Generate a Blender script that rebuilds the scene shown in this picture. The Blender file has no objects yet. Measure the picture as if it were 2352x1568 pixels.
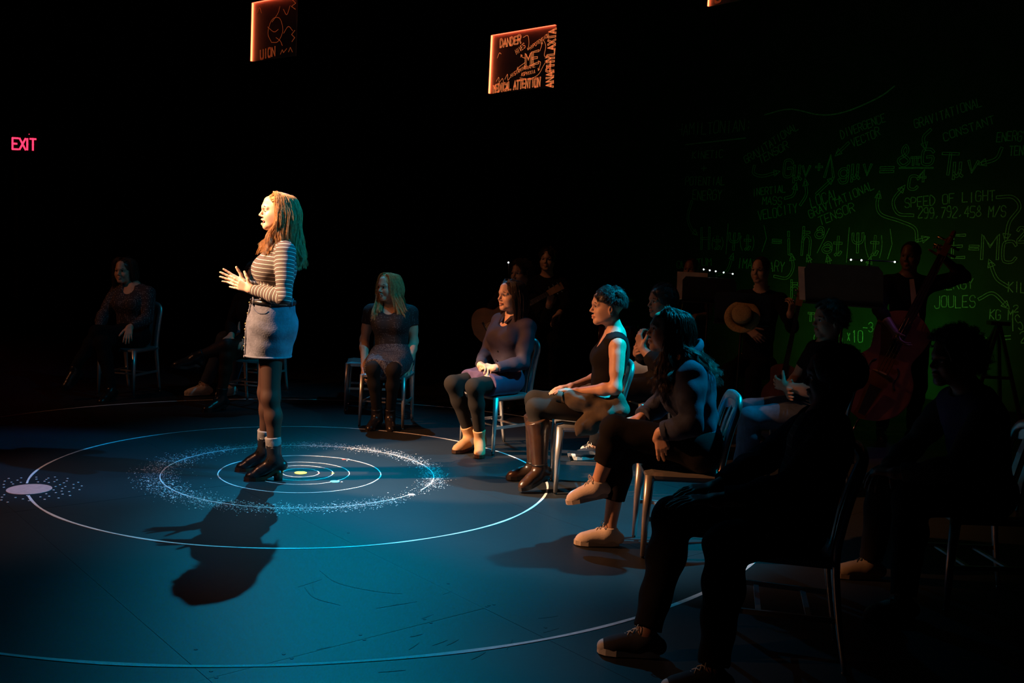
import bpy, math, random
import numpy as np
from mathutils import Vector, Matrix
random.seed(7); RNG = np.random.default_rng(7)
scene = bpy.context.scene
COL = scene.collection

# ------------------------------------------------------------------ camera
cam_d = bpy.data.cameras.new('camera'); cam = bpy.data.objects.new('camera', cam_d); COL.objects.link(cam)
cam_d.sensor_width = 36.0; cam_d.lens = 36.0 * 2287 / 2352; cam_d.clip_end = 80
PITCH, ROLL = 0.0960, 0.0506
_f = Vector((0, math.cos(PITCH), -math.sin(PITCH))); _r = Vector((1, 0, 0)); _u = _r.cross(_f)
_c, _s = math.cos(ROLL), math.sin(ROLL)
_r2 = _r * _c + _u * _s; _u2 = -_r * _s + _u * _c
cam.matrix_world = Matrix(((_r2.x, _u2.x, -_f.x, 0), (_r2.y, _u2.y, -_f.y, 0), (_r2.z, _u2.z, -_f.z, 1.53), (0, 0, 0, 1)))
scene.camera = cam

# ------------------------------------------------------------------ world, stage lights, exposure
world = bpy.data.worlds.new('dark_house'); scene.world = world; world.use_nodes = True
world.node_tree.nodes['Background'].inputs[0].default_value = (0.0, 0.0, 0.0, 1)
world.node_tree.nodes['Background'].inputs[1].default_value = 0.0
vs = scene.view_settings
vs.view_transform = 'Standard'; vs.look = 'None'; vs.gamma = 1.0; vs.use_curve_mapping = False; vs.exposure = 0.0

def spot(name, loc, target, watts, color, half_deg, blend, radius=0.06):
    l = bpy.data.lights.new(name, 'SPOT'); l.energy = watts; l.color = color
    l.spot_size = math.radians(2 * half_deg); l.spot_blend = blend; l.shadow_soft_size = radius
    o = bpy.data.objects.new(name, l); COL.objects.link(o); o.location = loc
    o.rotation_euler = (Vector(target) - Vector(loc)).to_track_quat('-Z', 'Y').to_euler()
    return o
# cyan back light high upstage, warm follow spot from house left, wide amber side wash, cyan wash from house right
spot('stage_light_cyan_back', (-1.95, 10.9, 5.8), (-0.80, 4.75, 0.0), 950, (0.0, 0.56, 1.0), 21, 1.0, 0.03).scale = (0.40, 1, 1)
spot('stage_light_cyan_wide', (-1.95, 10.9, 5.8), (-0.80, 6.4, 0.0), 520, (0.0, 0.54, 1.0), 21, 1.0, 0.03)
spot('stage_light_warm_key', (-5.67, 4.5, 4.84), (-1.05, 6.40, 0.76), 6600, (1.0, 0.66, 0.40), 7.6, 0.28, 0.03)
spot('stage_light_amber_side', (-6.5, 4.5, 4.6), (0.0, 6.5, 0.27), 3000, (1.0, 0.36, 0.13), 16.5, 0.5, 0.06).scale = (1, 0.52, 1)
spot('added_light_amber_disc', (-6.6, 3.4, 4.8), (-2.6, 5.4, 0.0), 800, (1.0, 0.40, 0.22), 12, 1.0, 0.06)  # local lamp added to warm the large pink disc on the left floor
spot('stage_light_amber_low', (-6.6, 3.2, 4.8), (0.48, 3.70, 0.05), 620, (1.0, 0.42, 0.20), 3.2, 0.9, 0.06)
spot('added_light_amber_left', (-7.4, 5.6, 4.6), (-2.9, 9.0, 0.5), 150, (1.0, 0.34, 0.14), 13, 0.8, 0.06)  # added lamp, lifts the dark seated group at far left
spot('stage_light_cyan_side', (3.6, 6.3, 5.6), (0.60, 5.9, 1.0), 4300, (0.0, 0.62, 1.0), 16, 1.0, 0.08)
spot('added_light_cyan_performer', (3.2, 5.5, 5.4), (-1.35, 6.1, 1.25), 2200, (0.0, 0.42, 1.0), 8, 0.6, 0.06)  # separate tight lamp added for the performer's blue side
spot('added_light_cyan_blonde', (2.6, 5.2, 5.6), (-1.0, 8.3, 0.95), 520, (0.0, 0.62, 1.0), 8, 0.8, 0.06)  # added fill for the blonde woman, hung high on the right
spot('added_light_cyan_left', (1.6, 6.0, 5.6), (-2.9, 9.1, 0.5), 130, (0.0, 0.62, 1.0), 10, 0.8, 0.06)  # added cyan counterpart for the far left group
spot('added_light_red_band', (-4.5, 6.5, 5.6), (1.6, 9.2, 0.9), 140, (1.0, 0.36, 0.14), 22, 0.7, 0.08)  # dim lamp added so the musicians stay faintly visible
spot('stage_light_violet', (4.6, 6.6, 5.4), (3.0, 7.9, 1.0), 110, (0.45, 0.22, 1.0), 8, 0.8, 0.06)
spot('stage_light_green_wall', (3.55, 11.0, 0.15), (4.4, 12.0, 0.9), 24, (0.02, 1.0, 0.06), 80, 1.0, 0.10)

# ------------------------------------------------------------------ materials
MATS = {}
def lin(c):
    return tuple(((x / 12.92) if x <= 0.04045 else ((x + 0.055) / 1.055) ** 2.4) for x in c)
def mat(name, col, rough=0.6, metal=0.0, var=0.15, nscale=12.0, bump=0.0, bscale=60.0, spec=0.5, coat=0.0, sss=0.0):
    m = bpy.data.materials.new(name); m.use_nodes = True; nt = m.node_tree; N = nt.nodes; L = nt.links
    b = N['Principled BSDF']; b.inputs['Roughness'].default_value = rough; b.inputs['Metallic'].default_value = metal
    b.inputs['Specular IOR Level'].default_value = spec
    if coat: b.inputs['Coat Weight'].default_value = coat
    tc = N.new('ShaderNodeTexCoord')
    n = N.new('ShaderNodeTexNoise'); n.inputs['Scale'].default_value = nscale; n.inputs['Detail'].default_value = 4
    L.new(tc.outputs['Object'], n.inputs['Vector'])
    r = N.new('ShaderNodeMapRange'); r.inputs[1].default_value = 0.3; r.inputs[2].default_value = 0.7
    r.inputs[3].default_value = 1 - var; r.inputs[4].default_value = 1 + var
    L.new(n.outputs['Fac'], r.inputs[0])
    mx = N.new('ShaderNodeMix'); mx.data_type = 'RGBA'; mx.blend_type = 'MULTIPLY'; mx.inputs[0].default_value = 1.0
    mx.inputs[6].default_value = (*col, 1)
    L.new(r.outputs[0], mx.inputs[7]); L.new(mx.outputs[2], b.inputs['Base Color'])
    if bump:
        n2 = N.new('ShaderNodeTexNoise'); n2.inputs['Scale'].default_value = bscale; n2.inputs['Detail'].default_value = 3
        L.new(tc.outputs['Object'], n2.inputs['Vector'])
        bp = N.new('ShaderNodeBump'); bp.inputs['Strength'].default_value = bump; bp.inputs['Distance'].default_value = 0.01
        L.new(n2.outputs['Fac'], bp.inputs['Height']); L.new(bp.outputs[0], b.inputs['Normal'])
    MATS[name] = m; m['mix'] = mx.name
    return m
def emis(name, col, strength):
    m = bpy.data.materials.new(name); m.use_nodes = True; nt = m.node_tree
    b = nt.nodes['Principled BSDF']; b.inputs['Base Color'].default_value = (*col, 1)
    b.inputs['Emission Color'].default_value = (*col, 1); b.inputs['Emission Strength'].default_value = strength
    MATS[name] = m; return m
def pattern(m, kind, col2, scale, p=0.3, attr=None):
    """flat print on a fabric: dots (voronoi) or bands along an attribute / axis"""
    nt = m.node_tree; N = nt.nodes; L = nt.links; b = N['Principled BSDF']; base = N[m['mix']]
    mix = N.new('ShaderNodeMix'); mix.data_type = 'RGBA'; mix.inputs[7].default_value = (*col2, 1)
    L.new(base.outputs[2], mix.inputs[6]); L.new(mix.outputs[2], b.inputs['Base Color'])
    if kind == 'dots':
        tc = N.new('ShaderNodeTexCoord'); v = N.new('ShaderNodeTexVoronoi'); v.inputs['Scale'].default_value = scale
        v.inputs['Randomness'].default_value = 0.35
        L.new(tc.outputs['Object'], v.inputs['Vector'])
        lt = N.new('ShaderNodeMath'); lt.operation = 'LESS_THAN'; lt.inputs[1].default_value = p
        L.new(v.outputs['Distance'], lt.inputs[0]); L.new(lt.outputs[0], mix.inputs[0])
    elif kind == 'bands':
        if attr:
            a = N.new('ShaderNodeAttribute'); a.attribute_name = attr; src = a.outputs['Fac']
        else:
            tc = N.new('ShaderNodeTexCoord'); sx = N.new('ShaderNodeSeparateXYZ'); L.new(tc.outputs['Object'], sx.inputs[0]); src = sx.outputs[2]
        mu = N.new('ShaderNodeMath'); mu.operation = 'MULTIPLY'; mu.inputs[1].default_value = scale; L.new(src, mu.inputs[0])
        fr = N.new('ShaderNodeMath'); fr.operation = 'FRACT'; L.new(mu.outputs[0], fr.inputs[0])
        lt = N.new('ShaderNodeMath'); lt.operation = 'LESS_THAN'; lt.inputs[1].default_value = p
        L.new(fr.outputs[0], lt.inputs[0]); L.new(lt.outputs[0], mix.inputs[0])
    elif kind == 'plaid':
        tc = N.new('ShaderNodeTexCoord'); sx = N.new('ShaderNodeSeparateXYZ'); L.new(tc.outputs['Object'], sx.inputs[0]); prev = None
        for i in (1, 2):
            mu = N.new('ShaderNodeMath'); mu.operation = 'MULTIPLY'; mu.inputs[1].default_value = scale; L.new(sx.outputs[i], mu.inputs[0])
            fr = N.new('ShaderNodeMath'); fr.operation = 'FRACT'; L.new(mu.outputs[0], fr.inputs[0])
            lt = N.new('ShaderNodeMath'); lt.operation = 'LESS_THAN'; lt.inputs[1].default_value = p; L.new(fr.outputs[0], lt.inputs[0])
            if prev is None: prev = lt
            else:
                ad = N.new('ShaderNodeMath'); ad.operation = 'ADD'; L.new(prev.outputs[0], ad.inputs[0]); L.new(lt.outputs[0], ad.inputs[1])
                hf = N.new('ShaderNodeMath'); hf.operation = 'MULTIPLY'; hf.inputs[1].default_value = 0.45; L.new(ad.outputs[0], hf.inputs[0])
                L.new(hf.outputs[0], mix.inputs[0])
    return m

mat('floor_paint', (0.0085, 0.0110, 0.0135), 0.52, var=0.25, nscale=1.6, bump=0.04, bscale=25, spec=0.5)
mat('floor_core', (0.10, 0.05, 0.025), 0.8)
mat('white_paint', (0.72, 0.74, 0.76), 0.6, var=0.12, nscale=30)
mat('speck_paint', (0.70, 0.70, 0.72), 0.6)
mat('pluto_paint', (0.62, 0.40, 0.36), 0.7, var=0.12, nscale=40)
mat('sun_paint', (0.75, 0.80, 0.10), 0.6)
mat('earth_paint', (0.10, 0.45, 0.62), 0.6)
mat('mars_paint', (0.60, 0.12, 0.08), 0.6)
mat('scuff', (0.015, 0.016, 0.018), 0.6)
mat('black_wall', (0.010, 0.009, 0.009), 0.9, var=0.2)
mat('board_wall', (0.030, 0.032, 0.030), 0.85, var=0.3, nscale=3)
mat('chalk', (0.44, 0.50, 0.48), 0.9, var=0.4, nscale=40)
mat('black_metal', (0.02, 0.02, 0.022), 0.45, 0.6)
mat('aluminium', (0.62, 0.63, 0.64), 0.34, 0.85, var=0.06, nscale=30, bump=0.03, bscale=200)
mat('glide', (0.5, 0.5, 0.5), 0.15, 1.0)
mat('chrome', (0.75, 0.75, 0.75), 0.12, 1.0)
mat('brass', (0.80, 0.55, 0.20), 0.25, 1.0)
mat('skin', (0.62, 0.38, 0.27), 0.50, var=0.06, nscale=30, bump=0.03, bscale=250)
mat('skin_brown', (0.22, 0.11, 0.07), 0.50, var=0.06)
mat('skin_tan', (0.40, 0.23, 0.16), 0.50, var=0.06)
mat('lip', (0.50, 0.14, 0.11), 0.4)
mat('lip_dark', (0.28, 0.05, 0.06), 0.4)
mat('teeth', (0.80, 0.76, 0.68), 0.3)
mat('eye_white', (0.75, 0.73, 0.70), 0.2)
mat('iris', (0.03, 0.02, 0.015), 0.2)
mat('brow', (0.06, 0.035, 0.02), 0.8)
for nm, c in (('hair_ginger', (0.46, 0.22, 0.075)), ('hair_blonde', (0.55, 0.37, 0.17)), ('hair_brown', (0.05, 0.028, 0.018)),
              ('hair_black', (0.016, 0.013, 0.012)), ('hair_darkbrown', (0.035, 0.020, 0.014))):
    mat(nm, c, 0.55 if c[0] > .1 else 0.42, var=0.3, nscale=60, spec=0.3 if c[0] > .1 else 0.6)
mat('stripe_knit', (0.080, 0.056, 0.050), 0.85, var=0.08, nscale=80, bump=0.05, bscale=300)
mat('denim_light', (0.088, 0.086, 0.108), 0.85, var=0.22, nscale=45, bump=0.2, bscale=120)
mat('denim_blue', (0.038, 0.058, 0.10), 0.85, var=0.25, nscale=30, bump=0.12, bscale=200)
mat('denim_dark', (0.026, 0.040, 0.085), 0.85, var=0.25, nscale=30, bump=0.12, bscale=200)
mat('thread', (0.55, 0.45, 0.30), 0.8)
mat('tights_sheer', (0.030, 0.0115, 0.0062), 0.6, var=0.1, spec=0.25)
mat('tights_black', (0.010, 0.009, 0.009), 0.85, spec=0.2)
mat('tights_charcoal', (0.015, 0.012, 0.010), 0.9, spec=0.2)
mat('black_cloth', (0.008, 0.008, 0.009), 0.95, var=0.2, bump=0.1, bscale=40, spec=0.15)
mat('canvas_grey', (0.20, 0.165, 0.12), 0.9)
mat('navy_shirt', (0.016, 0.011, 0.030), 0.8, var=0.15, bump=0.12, bscale=40)
mat('plum_skirt', (0.066, 0.040, 0.105), 0.85, var=0.1, bump=0.08, bscale=50)
mat('dot_blouse', (0.035, 0.028, 0.035), 0.8); mat('dot_skirt', (0.018, 0.02, 0.035), 0.8); mat('dot_top', (0.012, 0.012, 0.016), 0.8)
mat('canvas_olive', (0.095, 0.078, 0.055), 0.9, var=0.2, nscale=20, bump=0.2, bscale=40)
mat('leather_black', (0.014, 0.012, 0.012), 0.28, var=0.3, bump=0.08, bscale=90)
mat('leather_brown', (0.040, 0.017, 0.008), 0.30, var=0.35, nscale=14, bump=0.08, bscale=60)
mat('suede_tan', (0.40, 0.22, 0.10), 0.85, var=0.15)
mat('rubber_white', (0.62, 0.60, 0.56), 0.6)
mat('canvas_white', (0.74, 0.70, 0.66), 0.85, var=0.06, bump=0.1, bscale=150)
mat('canvas_black', (0.016, 0.016, 0.02), 0.85)
mat('sock_grey', (0.105, 0.092, 0.092), 0.9, bump=0.2, bscale=200)
mat('lace_white', (0.65, 0.60, 0.52), 0.8); mat('lace_black', (0.02, 0.02, 0.02), 0.7)
mat('blue_print', (0.06, 0.10, 0.26), 0.8); mat('grey_tee', (0.05, 0.042, 0.035), 0.9); mat('plaid_shirt', (0.012, 0.013, 0.022), 0.95, spec=0.15)
mat('purple_shirt', (0.03, 0.010, 0.09), 0.85); mat('denim_grey', (0.035, 0.035, 0.038), 0.9, bump=0.1, bscale=120)
mat('wood_red', (0.20, 0.065, 0.025), 0.25, var=0.3, nscale=6, coat=0.5); mat('wood_dark', (0.03, 0.018, 0.012), 0.35)
mat('wood_amber', (0.34, 0.17, 0.06), 0.3, var=0.25, nscale=8, coat=0.4)
mat('straw', (0.55, 0.36, 0.15), 0.8, var=0.25, nscale=90, bump=0.3, bscale=150); mat('hat_band', (0.05, 0.025, 0.02), 0.7)
mat('paper', (0.62, 0.50, 0.42), 0.8); mat('tie_pink', (0.58, 0.42, 0.46), 0.7); mat('drum_shell', (0.08, 0.015, 0.015), 0.25); mat('drum_head', (0.45, 0.42, 0.38), 0.6)
mat('acrylic', (0.55, 0.42, 0.34), 0.55, var=0.1); mat('sign_box', (0.02, 0.018, 0.018), 0.6)
emis('led_orange', (1.0, 0.17, 0.06), 5.0); emis('etch', (1.0, 0.30, 0.09), 0.50); emis('etch_dim', (1.0, 0.20, 0.05), 0.14)
emis('exit_red', (1.0, 0.03, 0.09), 2.2); emis('led_white', (0.9, 0.92, 1.0), 5.0); emis('led_blue', (0.25, 0.35, 1.0), 1.0)
pattern(MATS['stripe_knit'], 'bands', (0.78, 0.68, 0.58), 41.0, 0.105, 'stripe')
pattern(MATS['dot_blouse'], 'dots', (0.55, 0.45, 0.45), 70, 0.22)
pattern(MATS['dot_skirt'], 'dots', (0.30, 0.34, 0.38), 130, 0.28)
pattern(MATS['dot_top'], 'dots', (0.30, 0.32, 0.36), 80, 0.16)
pattern(MATS['blue_print'], 'dots', (0.20, 0.30, 0.50), 45, 0.35)
pattern(MATS['plaid_shirt'], 'plaid', (0.05, 0.055, 0.09), 14, 0.35)
pattern(MATS['grey_tee'], 'bands', (0.16, 0.14, 0.12), 26, 0.12)

# ------------------------------------------------------------------ tagging and mesh helpers
def tag(o, label=None, cat=None, group=None, kind=None):
    if label: o['label'] = label
    if cat: o['category'] = cat
    if group: o['group'] = group
    if kind: o['kind'] = kind
    return o
def empty(name, loc=(0, 0, 0), rz=0.0):
    o = bpy.data.objects.new(name, None); COL.objects.link(o); o.location = loc; o.rotation_euler = (0, 0, rz); o.empty_display_size = 0.1
    return o
def mesh_np(name, V, F, m, smooth=True, mats=None, fm=None):
    """V (n,3), F list of int arrays (n,3)/(n,4)"""
    me = bpy.data.meshes.new(name); V = np.asarray(V, np.float32)
    Fs = [np.asarray(f, np.int32) for f in (F if isinstance(F, list) and len(F) and isinstance(F[0], np.ndarray) else [F])]
    Fs = [f for f in Fs if f.size]
    loops = np.concatenate([f.ravel() for f in Fs]); tot = np.concatenate([np.full(len(f), f.shape[1], np.int32) for f in Fs])
    start = np.concatenate([[0], np.cumsum(tot)[:-1]]).astype(np.int32)
    me.vertices.add(len(V)); me.vertices.foreach_set('co', V.ravel())
    me.loops.add(len(loops)); me.loops.foreach_set('vertex_index', loops)
    me.polygons.add(len(tot)); me.polygons.foreach_set('loop_start', start); me.polygons.foreach_set('loop_total', tot)
    for x in (mats or [m]): me.materials.append(MATS[x])
    if fm is not None: me.polygons.foreach_set('material_index', np.asarray(fm, np.int32))
    me.update(calc_edges=True); me.polygons.foreach_set('use_smooth', np.full(len(tot), smooth)); me.update()
    return me
def link(name, me, parent=None, loc=None):
    o = bpy.data.objects.new(name, me); COL.objects.link(o)
    if parent is not None: o.parent = parent
    if loc is not None: o.location = loc
    return o

class MB:
    """collects shapes into one mesh"""
    def __init__(s): s.V = []; s.F3 = []; s.F4 = []; s.n = 0
    def add(s, V, F):
        V = np.asarray(V, float); s.V.append(V)
        for f in F: (s.F3 if len(f) == 3 else s.F4).append([i + s.n for i in f])
        s.n += len(V); return s
    def box(s, lo, hi):
        x0, y0, z0 = lo; x1, y1, z1 = hi
        return s.add([(x0,y0,z0),(x1,y0,z0),(x1,y1,z0),(x0,y1,z0),(x0,y0,z1),(x1,y0,z1),(x1,y1,z1),(x0,y1,z1)],
                     [(0,3,2,1),(4,5,6,7),(0,1,5,4),(1,2,6,5),(2,3,7,6),(3,0,4,7)])
    def bar(s, a, b, wa, wb=None, up=(0, 0, 1), ta=None, tb=None):
        """tapered rectangular bar from a to b; w across, t along the up side"""
        wb = wa if wb is None else wb; ta = wa if ta is None else ta; tb = ta if tb is None else tb
        a = np.array(a, float); b = np.array(b, float); d = (b - a) / np.linalg.norm(b - a); up = np.array(up, float)
        x = np.cross(d, up); x /= np.linalg.norm(x); y = np.cross(x, d)
        V = []
        for p, w, t in ((a, wa, ta), (b, wb, tb)):
            V += [p + x * w / 2 * i + y * t / 2 * j for i, j in ((-1,-1),(1,-1),(1,1),(-1,1))]
        return s.add(V, [(0,3,2,1),(4,5,6,7),(0,1,5,4),(1,2,6,5),(2,3,7,6),(3,0,4,7)])
    def tube(s, pts, rad, seg=8, flat=None, caps=True):
        """tube along pts, radius scalar or list; flat=(axis, ratio) squashes"""
        P = np.array(pts, float); n = len(P); rad = np.full(n, rad, float) if np.isscalar(rad) else np.array(rad, float)
        T = np.gradient(P, axis=0); T /= np.linalg.norm(T, axis=1)[:, None] + 1e-12
        ref = np.array((0, 0, 1.0)) if abs(T[0][2]) < 0.9 else np.array((1.0, 0, 0))
        X = np.cross(T[0], ref); X /= np.linalg.norm(X); V = []
        for i in range(n):
            X = X - T[i] * X.dot(T[i]); X /= np.linalg.norm(X); Y = np.cross(T[i], X)
            for k in range(seg):
                a = 2 * math.pi * k / seg; V.append(P[i] + (X * math.cos(a) + Y * math.sin(a)) * rad[i])
        V = np.array(V)
        if flat is not None:
            ax = np.array(flat[0], float); ax /= np.linalg.norm(ax); c = np.repeat(P, seg, axis=0)
            V = V + np.outer((V - c) @ ax, ax) * (flat[1] - 1)
        F = [(i * seg + k, i * seg + (k + 1) % seg, (i + 1) * seg + (k + 1) % seg, (i + 1) * seg + k) for i in range(n - 1) for k in range(seg)]
        V = list(V)
        if caps:
            V += [P[0], P[-1]]; a, b = len(V) - 2, len(V) - 1
            F += [(a, (k + 1) % seg, k) for k in range(seg)] + [(b, (n - 1) * seg + k, (n - 1) * seg + (k + 1) % seg) for k in range(seg)]
        return s.add(V, F)
    def lathe(s, prof, c=(0, 0, 0), seg=24, axis=(0, 0, 1)):
        """revolve (r,h) profile about axis through c"""
        ax = np.array(axis, float); ax /= np.linalg.norm(ax)
        ref = np.array((1.0, 0, 0)) if abs(ax[0]) < 0.9 else np.array((0, 1.0, 0))
        X = np.cross(ax, ref); X /= np.linalg.norm(X); Y = np.cross(ax, X); c = np.array(c, float); V = []
        for r, h in prof:
            for k in range(seg):
                a = 2 * math.pi * k / seg; V.append(c + ax * h + (X * math.cos(a) + Y * math.sin(a)) * r)
        n = len(prof)
        F = [(i * seg + k, i * seg + (k + 1) % seg, (i + 1) * seg + (k + 1) % seg, (i + 1) * seg + k) for i in range(n - 1) for k in range(seg)]
        V += [c + ax * prof[0][1], c + ax * prof[-1][1]]; m = n * seg
        F += [(m, (k + 1) % seg, k) for k in range(seg)] + [(m + 1, (n - 1) * seg + k, (n - 1) * seg + (k + 1) % seg) for k in range(seg)]
        return s.add(V, F)
    def prism(s, poly, t, frame):
        """extrude a 2-D outline by t along frame normal; frame=(o,x,y,n); fan-capped (star-shaped outlines)"""
        o, x, y, n = [np.array(v, float) for v in frame]; P = [o + x * a + y * b for a, b in poly]; k = len(P)
        c = sum(P) / k
        V = P + [p + n * t for p in P] + [c, c + n * t]
        F = [(i, (i + 1) % k, k + (i + 1) % k, k + i) for i in range(k)]
        F += [(2 * k, (i + 1) % k, i) for i in range(k)] + [(2 * k + 1, k + i, k + (i + 1) % k) for i in range(k)]
        return s.add(V, F)
    def ball(s, c, r, seg=10, rings=6):
        r = np.array((r, r, r) if np.isscalar(r) else r, float); V = []; c = np.array(c, float)
        for i in range(rings + 1):
            t = math.pi * i / rings
            for k in range(seg):
                a = 2 * math.pi * k / seg
                V.append(c + r * (math.sin(t) * math.cos(a), math.sin(t) * math.sin(a), -math.cos(t)))
        return s.add(V, [(i * seg + k, i * seg + (k + 1) % seg, (i + 1) * seg + (k + 1) % seg, (i + 1) * seg + k) for i in range(rings) for k in range(seg)])
    def build(s, name, m, parent=None, smooth=False, off=None, loc=None):
        V = np.concatenate(s.V) if s.V else np.zeros((0, 3))
        if off is not None: V = V - np.array(off, float)
        F = []
        if s.F4: F.append(np.array(s.F4, np.int32))
        if s.F3: F.append(np.array(s.F3, np.int32))
        return link(name, mesh_np(name, V, F, m, smooth), parent, loc)
def spline(pts, n=24):
    P = np.array(pts, float); k = len(P)
    if k == 2: return P[0] + (P[1] - P[0]) * np.linspace(0, 1, n)[:, None]
    Q = np.vstack([2 * P[0] - P[1], P, 2 * P[-1] - P[-2]]); out = []
    for t in np.linspace(0, k - 1 - 1e-9, n):
        i = int(t); u = t - i; a, b, c, d = Q[i:i + 4]
        out.append(0.5 * (2 * b + (c - a) * u + (2 * a - 5 * b + 4 * c - d) * u * u + (3 * b - 3 * c + d - a) * u ** 3))
    return np.array(out)

# ------------------------------------------------------------------ signed-distance modelling -> one smooth mesh
class SDF:
    def __init__(s): s.p = []
    def cap(s, a, b, ra, rb=None, k=0.02, sq=None, fa=False, fb=False, sub=False):
        a = np.array(a, float); b = np.array(b, float); rb = ra if rb is None else rb; s.p.append(('c', a, b, ra, rb, k, sq, fa, fb, sub)); return s
    def ell(s, c, r, R=None, k=0.02, sub=False):
        s.p.append(('e', np.array(c, float), np.array(r, float), None if R is None else np.array(R, float), k, sub)); return s
    def cut(s, c, n):
        n = np.array(n, float); s.p.append(('p', np.array(c, float), n / np.linalg.norm(n))); return s
    def bounds(s):
        lo = np.full(3, 1e9); hi = -lo
        for q in s.p:
            if q[0] == 'c' and not q[9]:
                r = max(q[3], q[4]); lo = np.minimum(lo, np.minimum(q[1], q[2]) - r); hi = np.maximum(hi, np.maximum(q[1], q[2]) + r)
            elif q[0] == 'e' and not q[5]:
                r = q[2].max() if q[3] is not None else q[2]; lo = np.minimum(lo, q[1] - r); hi = np.maximum(hi, q[1] + r)
        return lo, hi
    def field(s, lo, n, h):
        D = np.full(n, 0.25, np.float32)
        ax = [lo[i] + h * np.arange(n[i]) for i in range(3)]
        for q in s.p:
            if q[0] == 'p':
                d = ((ax[0] - q[1][0]) * q[2][0])[:, None, None] + ((ax[1] - q[1][1]) * q[2][1])[None, :, None] + ((ax[2] - q[1][2]) * q[2][2])[None, None, :]
                np.maximum(D, d, out=D); continue
            if q[0] == 'c':
                _, a, b, ra, rb, k, sq, fa, fb, sub = q; r = max(ra, rb); l0, h0 = np.minimum(a, b) - r, np.maximum(a, b) + r
            else:
                _, c, rr, R, k, sub = q; r = rr.max() if R is not None else rr; l0, h0 = c - r, c + r
            g = k + 2.5 * h
            i0 = np.maximum(np.floor((l0 - g - lo) / h).astype(int), 0); i1 = np.minimum(np.ceil((h0 + g - lo) / h).astype(int) + 1, n)
            if np.any(i1 <= i0): continue
            sl = tuple(slice(i0[j], i1[j]) for j in range(3))
            X = ax[0][sl[0]].astype(np.float32)[:, None, None]; Y = ax[1][sl[1]].astype(np.float32)[None, :, None]; Z = ax[2][sl[2]].astype(np.float32)[None, None, :]
            if q[0] == 'c':
                ba = b - a; L2 = max(float(ba @ ba), 1e-9)
                px, py, pz = X - a[0], Y - a[1], Z - a[2]
                dt = px * ba[0] + py * ba[1] + pz * ba[2]
                tt = np.clip(dt / L2, 0, 1)
                qx, qy, qz = px - tt * ba[0], py - tt * ba[1], pz - tt * ba[2]
                if sq is not None:
                    w, f = sq; e = (qx * w[0] + qy * w[1] + qz * w[2]) * (1.0 / f - 1.0)
                    qx = qx + e * w[0]; qy = qy + e * w[1]; qz = qz + e * w[2]
                d = np.sqrt(qx * qx + qy * qy + qz * qz) - (ra + (rb - ra) * tt)
                Ln = math.sqrt(L2)
                if fa: d = np.maximum(d, -dt / Ln)
                if fb: d = np.maximum(d, dt / Ln - Ln)
            else:
                px, py, pz = X - c[0], Y - c[1], Z - c[2]
                if R is not None:
                    px, py, pz = [px * R[i][0] + py * R[i][1] + pz * R[i][2] for i in range(3)]
                px, py, pz = px / rr[0], py / rr[1], pz / rr[2]
                m = np.sqrt(px * px + py * py + pz * pz) + 1e-6
                px, py, pz = px / rr[0], py / rr[1], pz / rr[2]
                d = m * (m - 1.0) / (np.sqrt(px * px + py * py + pz * pz) + 1e-6)
            E = D[sl]
            if sub: E = -E
            if k > 0:
                hh = np.maximum(k - np.abs(E - d), 0) / k; o = np.minimum(E, d) - hh * hh * k * 0.25
            else: o = np.minimum(E, d)
            D[sl] = -o if sub else o
        return D
    def mesh(s, h, box=None):
        lo, hi = s.bounds() if box is None else (np.array(box[0], float), np.array(box[1], float))
        if box is None: lo = lo - 2.5 * h; hi = hi + 2.5 * h
        n = np.ceil((hi - lo) / h).astype(int) + 1
        return nets(s.field(lo, tuple(n), h), lo, h)
def nets(D, lo, h):
    S = D < 0; nx, ny, nz = D.shape
    cnt = np.zeros((nx - 1, ny - 1, nz - 1), np.int8); O = [(i, j, k) for i in (0, 1) for j in (0, 1) for k in (0, 1)]
    for i, j, k in O: cnt += S[i:nx - 1 + i, j:ny - 1 + j, k:nz - 1 + k]
    I = np.argwhere((cnt > 0) & (cnt < 8)); idx = np.full(cnt.shape, -1, np.int32); idx[tuple(I.T)] = np.arange(len(I))
    acc = np.zeros((len(I), 3)); num = np.zeros(len(I))
    C = {o: D[I[:, 0] + o[0], I[:, 1] + o[1], I[:, 2] + o[2]] for o in O}
    for o in O:
        for a in range(3):
            if o[a] == 0:
                p = list(o); p[a] = 1; p = tuple(p); v1, v2 = C[o], C[p]; m = (v1 < 0) != (v2 < 0)
                t = v1[m] / (v1[m] - v2[m]); P = np.tile(np.array(o, float), (m.sum(), 1)); P[:, a] += t; acc[m] += P; num[m] += 1
    V = lo + h * (I + acc / num[:, None]); F = []
    for a in range(3):
        b, c = (a + 1) % 3, (a + 2) % 3
        s0 = [slice(None)] * 3; s1 = [slice(None)] * 3; s0[a] = slice(0, -1); s1[a] = slice(1, None)
        E = np.argwhere(S[tuple(s0)] != S[tuple(s1)])
        E = E[(E[:, b] > 0) & (E[:, c] > 0) & (E[:, b] < D.shape[b] - 1) & (E[:, c] < D.shape[c] - 1)]
        if not len(E): continue
        q = []
        for db, dc in ((1, 1), (0, 1), (0, 0), (1, 0)):
            T = E.copy(); T[:, b] -= db; T[:, c] -= dc; q.append(idx[tuple(T.T)])
        Q = np.stack(q, 1); ins = S[tuple(E.T)]; Q[~ins] = Q[~ins][:, ::-1]; F.append(Q)
    F = np.concatenate(F) if F else np.zeros((0, 4), np.int32)
    return V, F[(F >= 0).all(1)]
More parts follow.
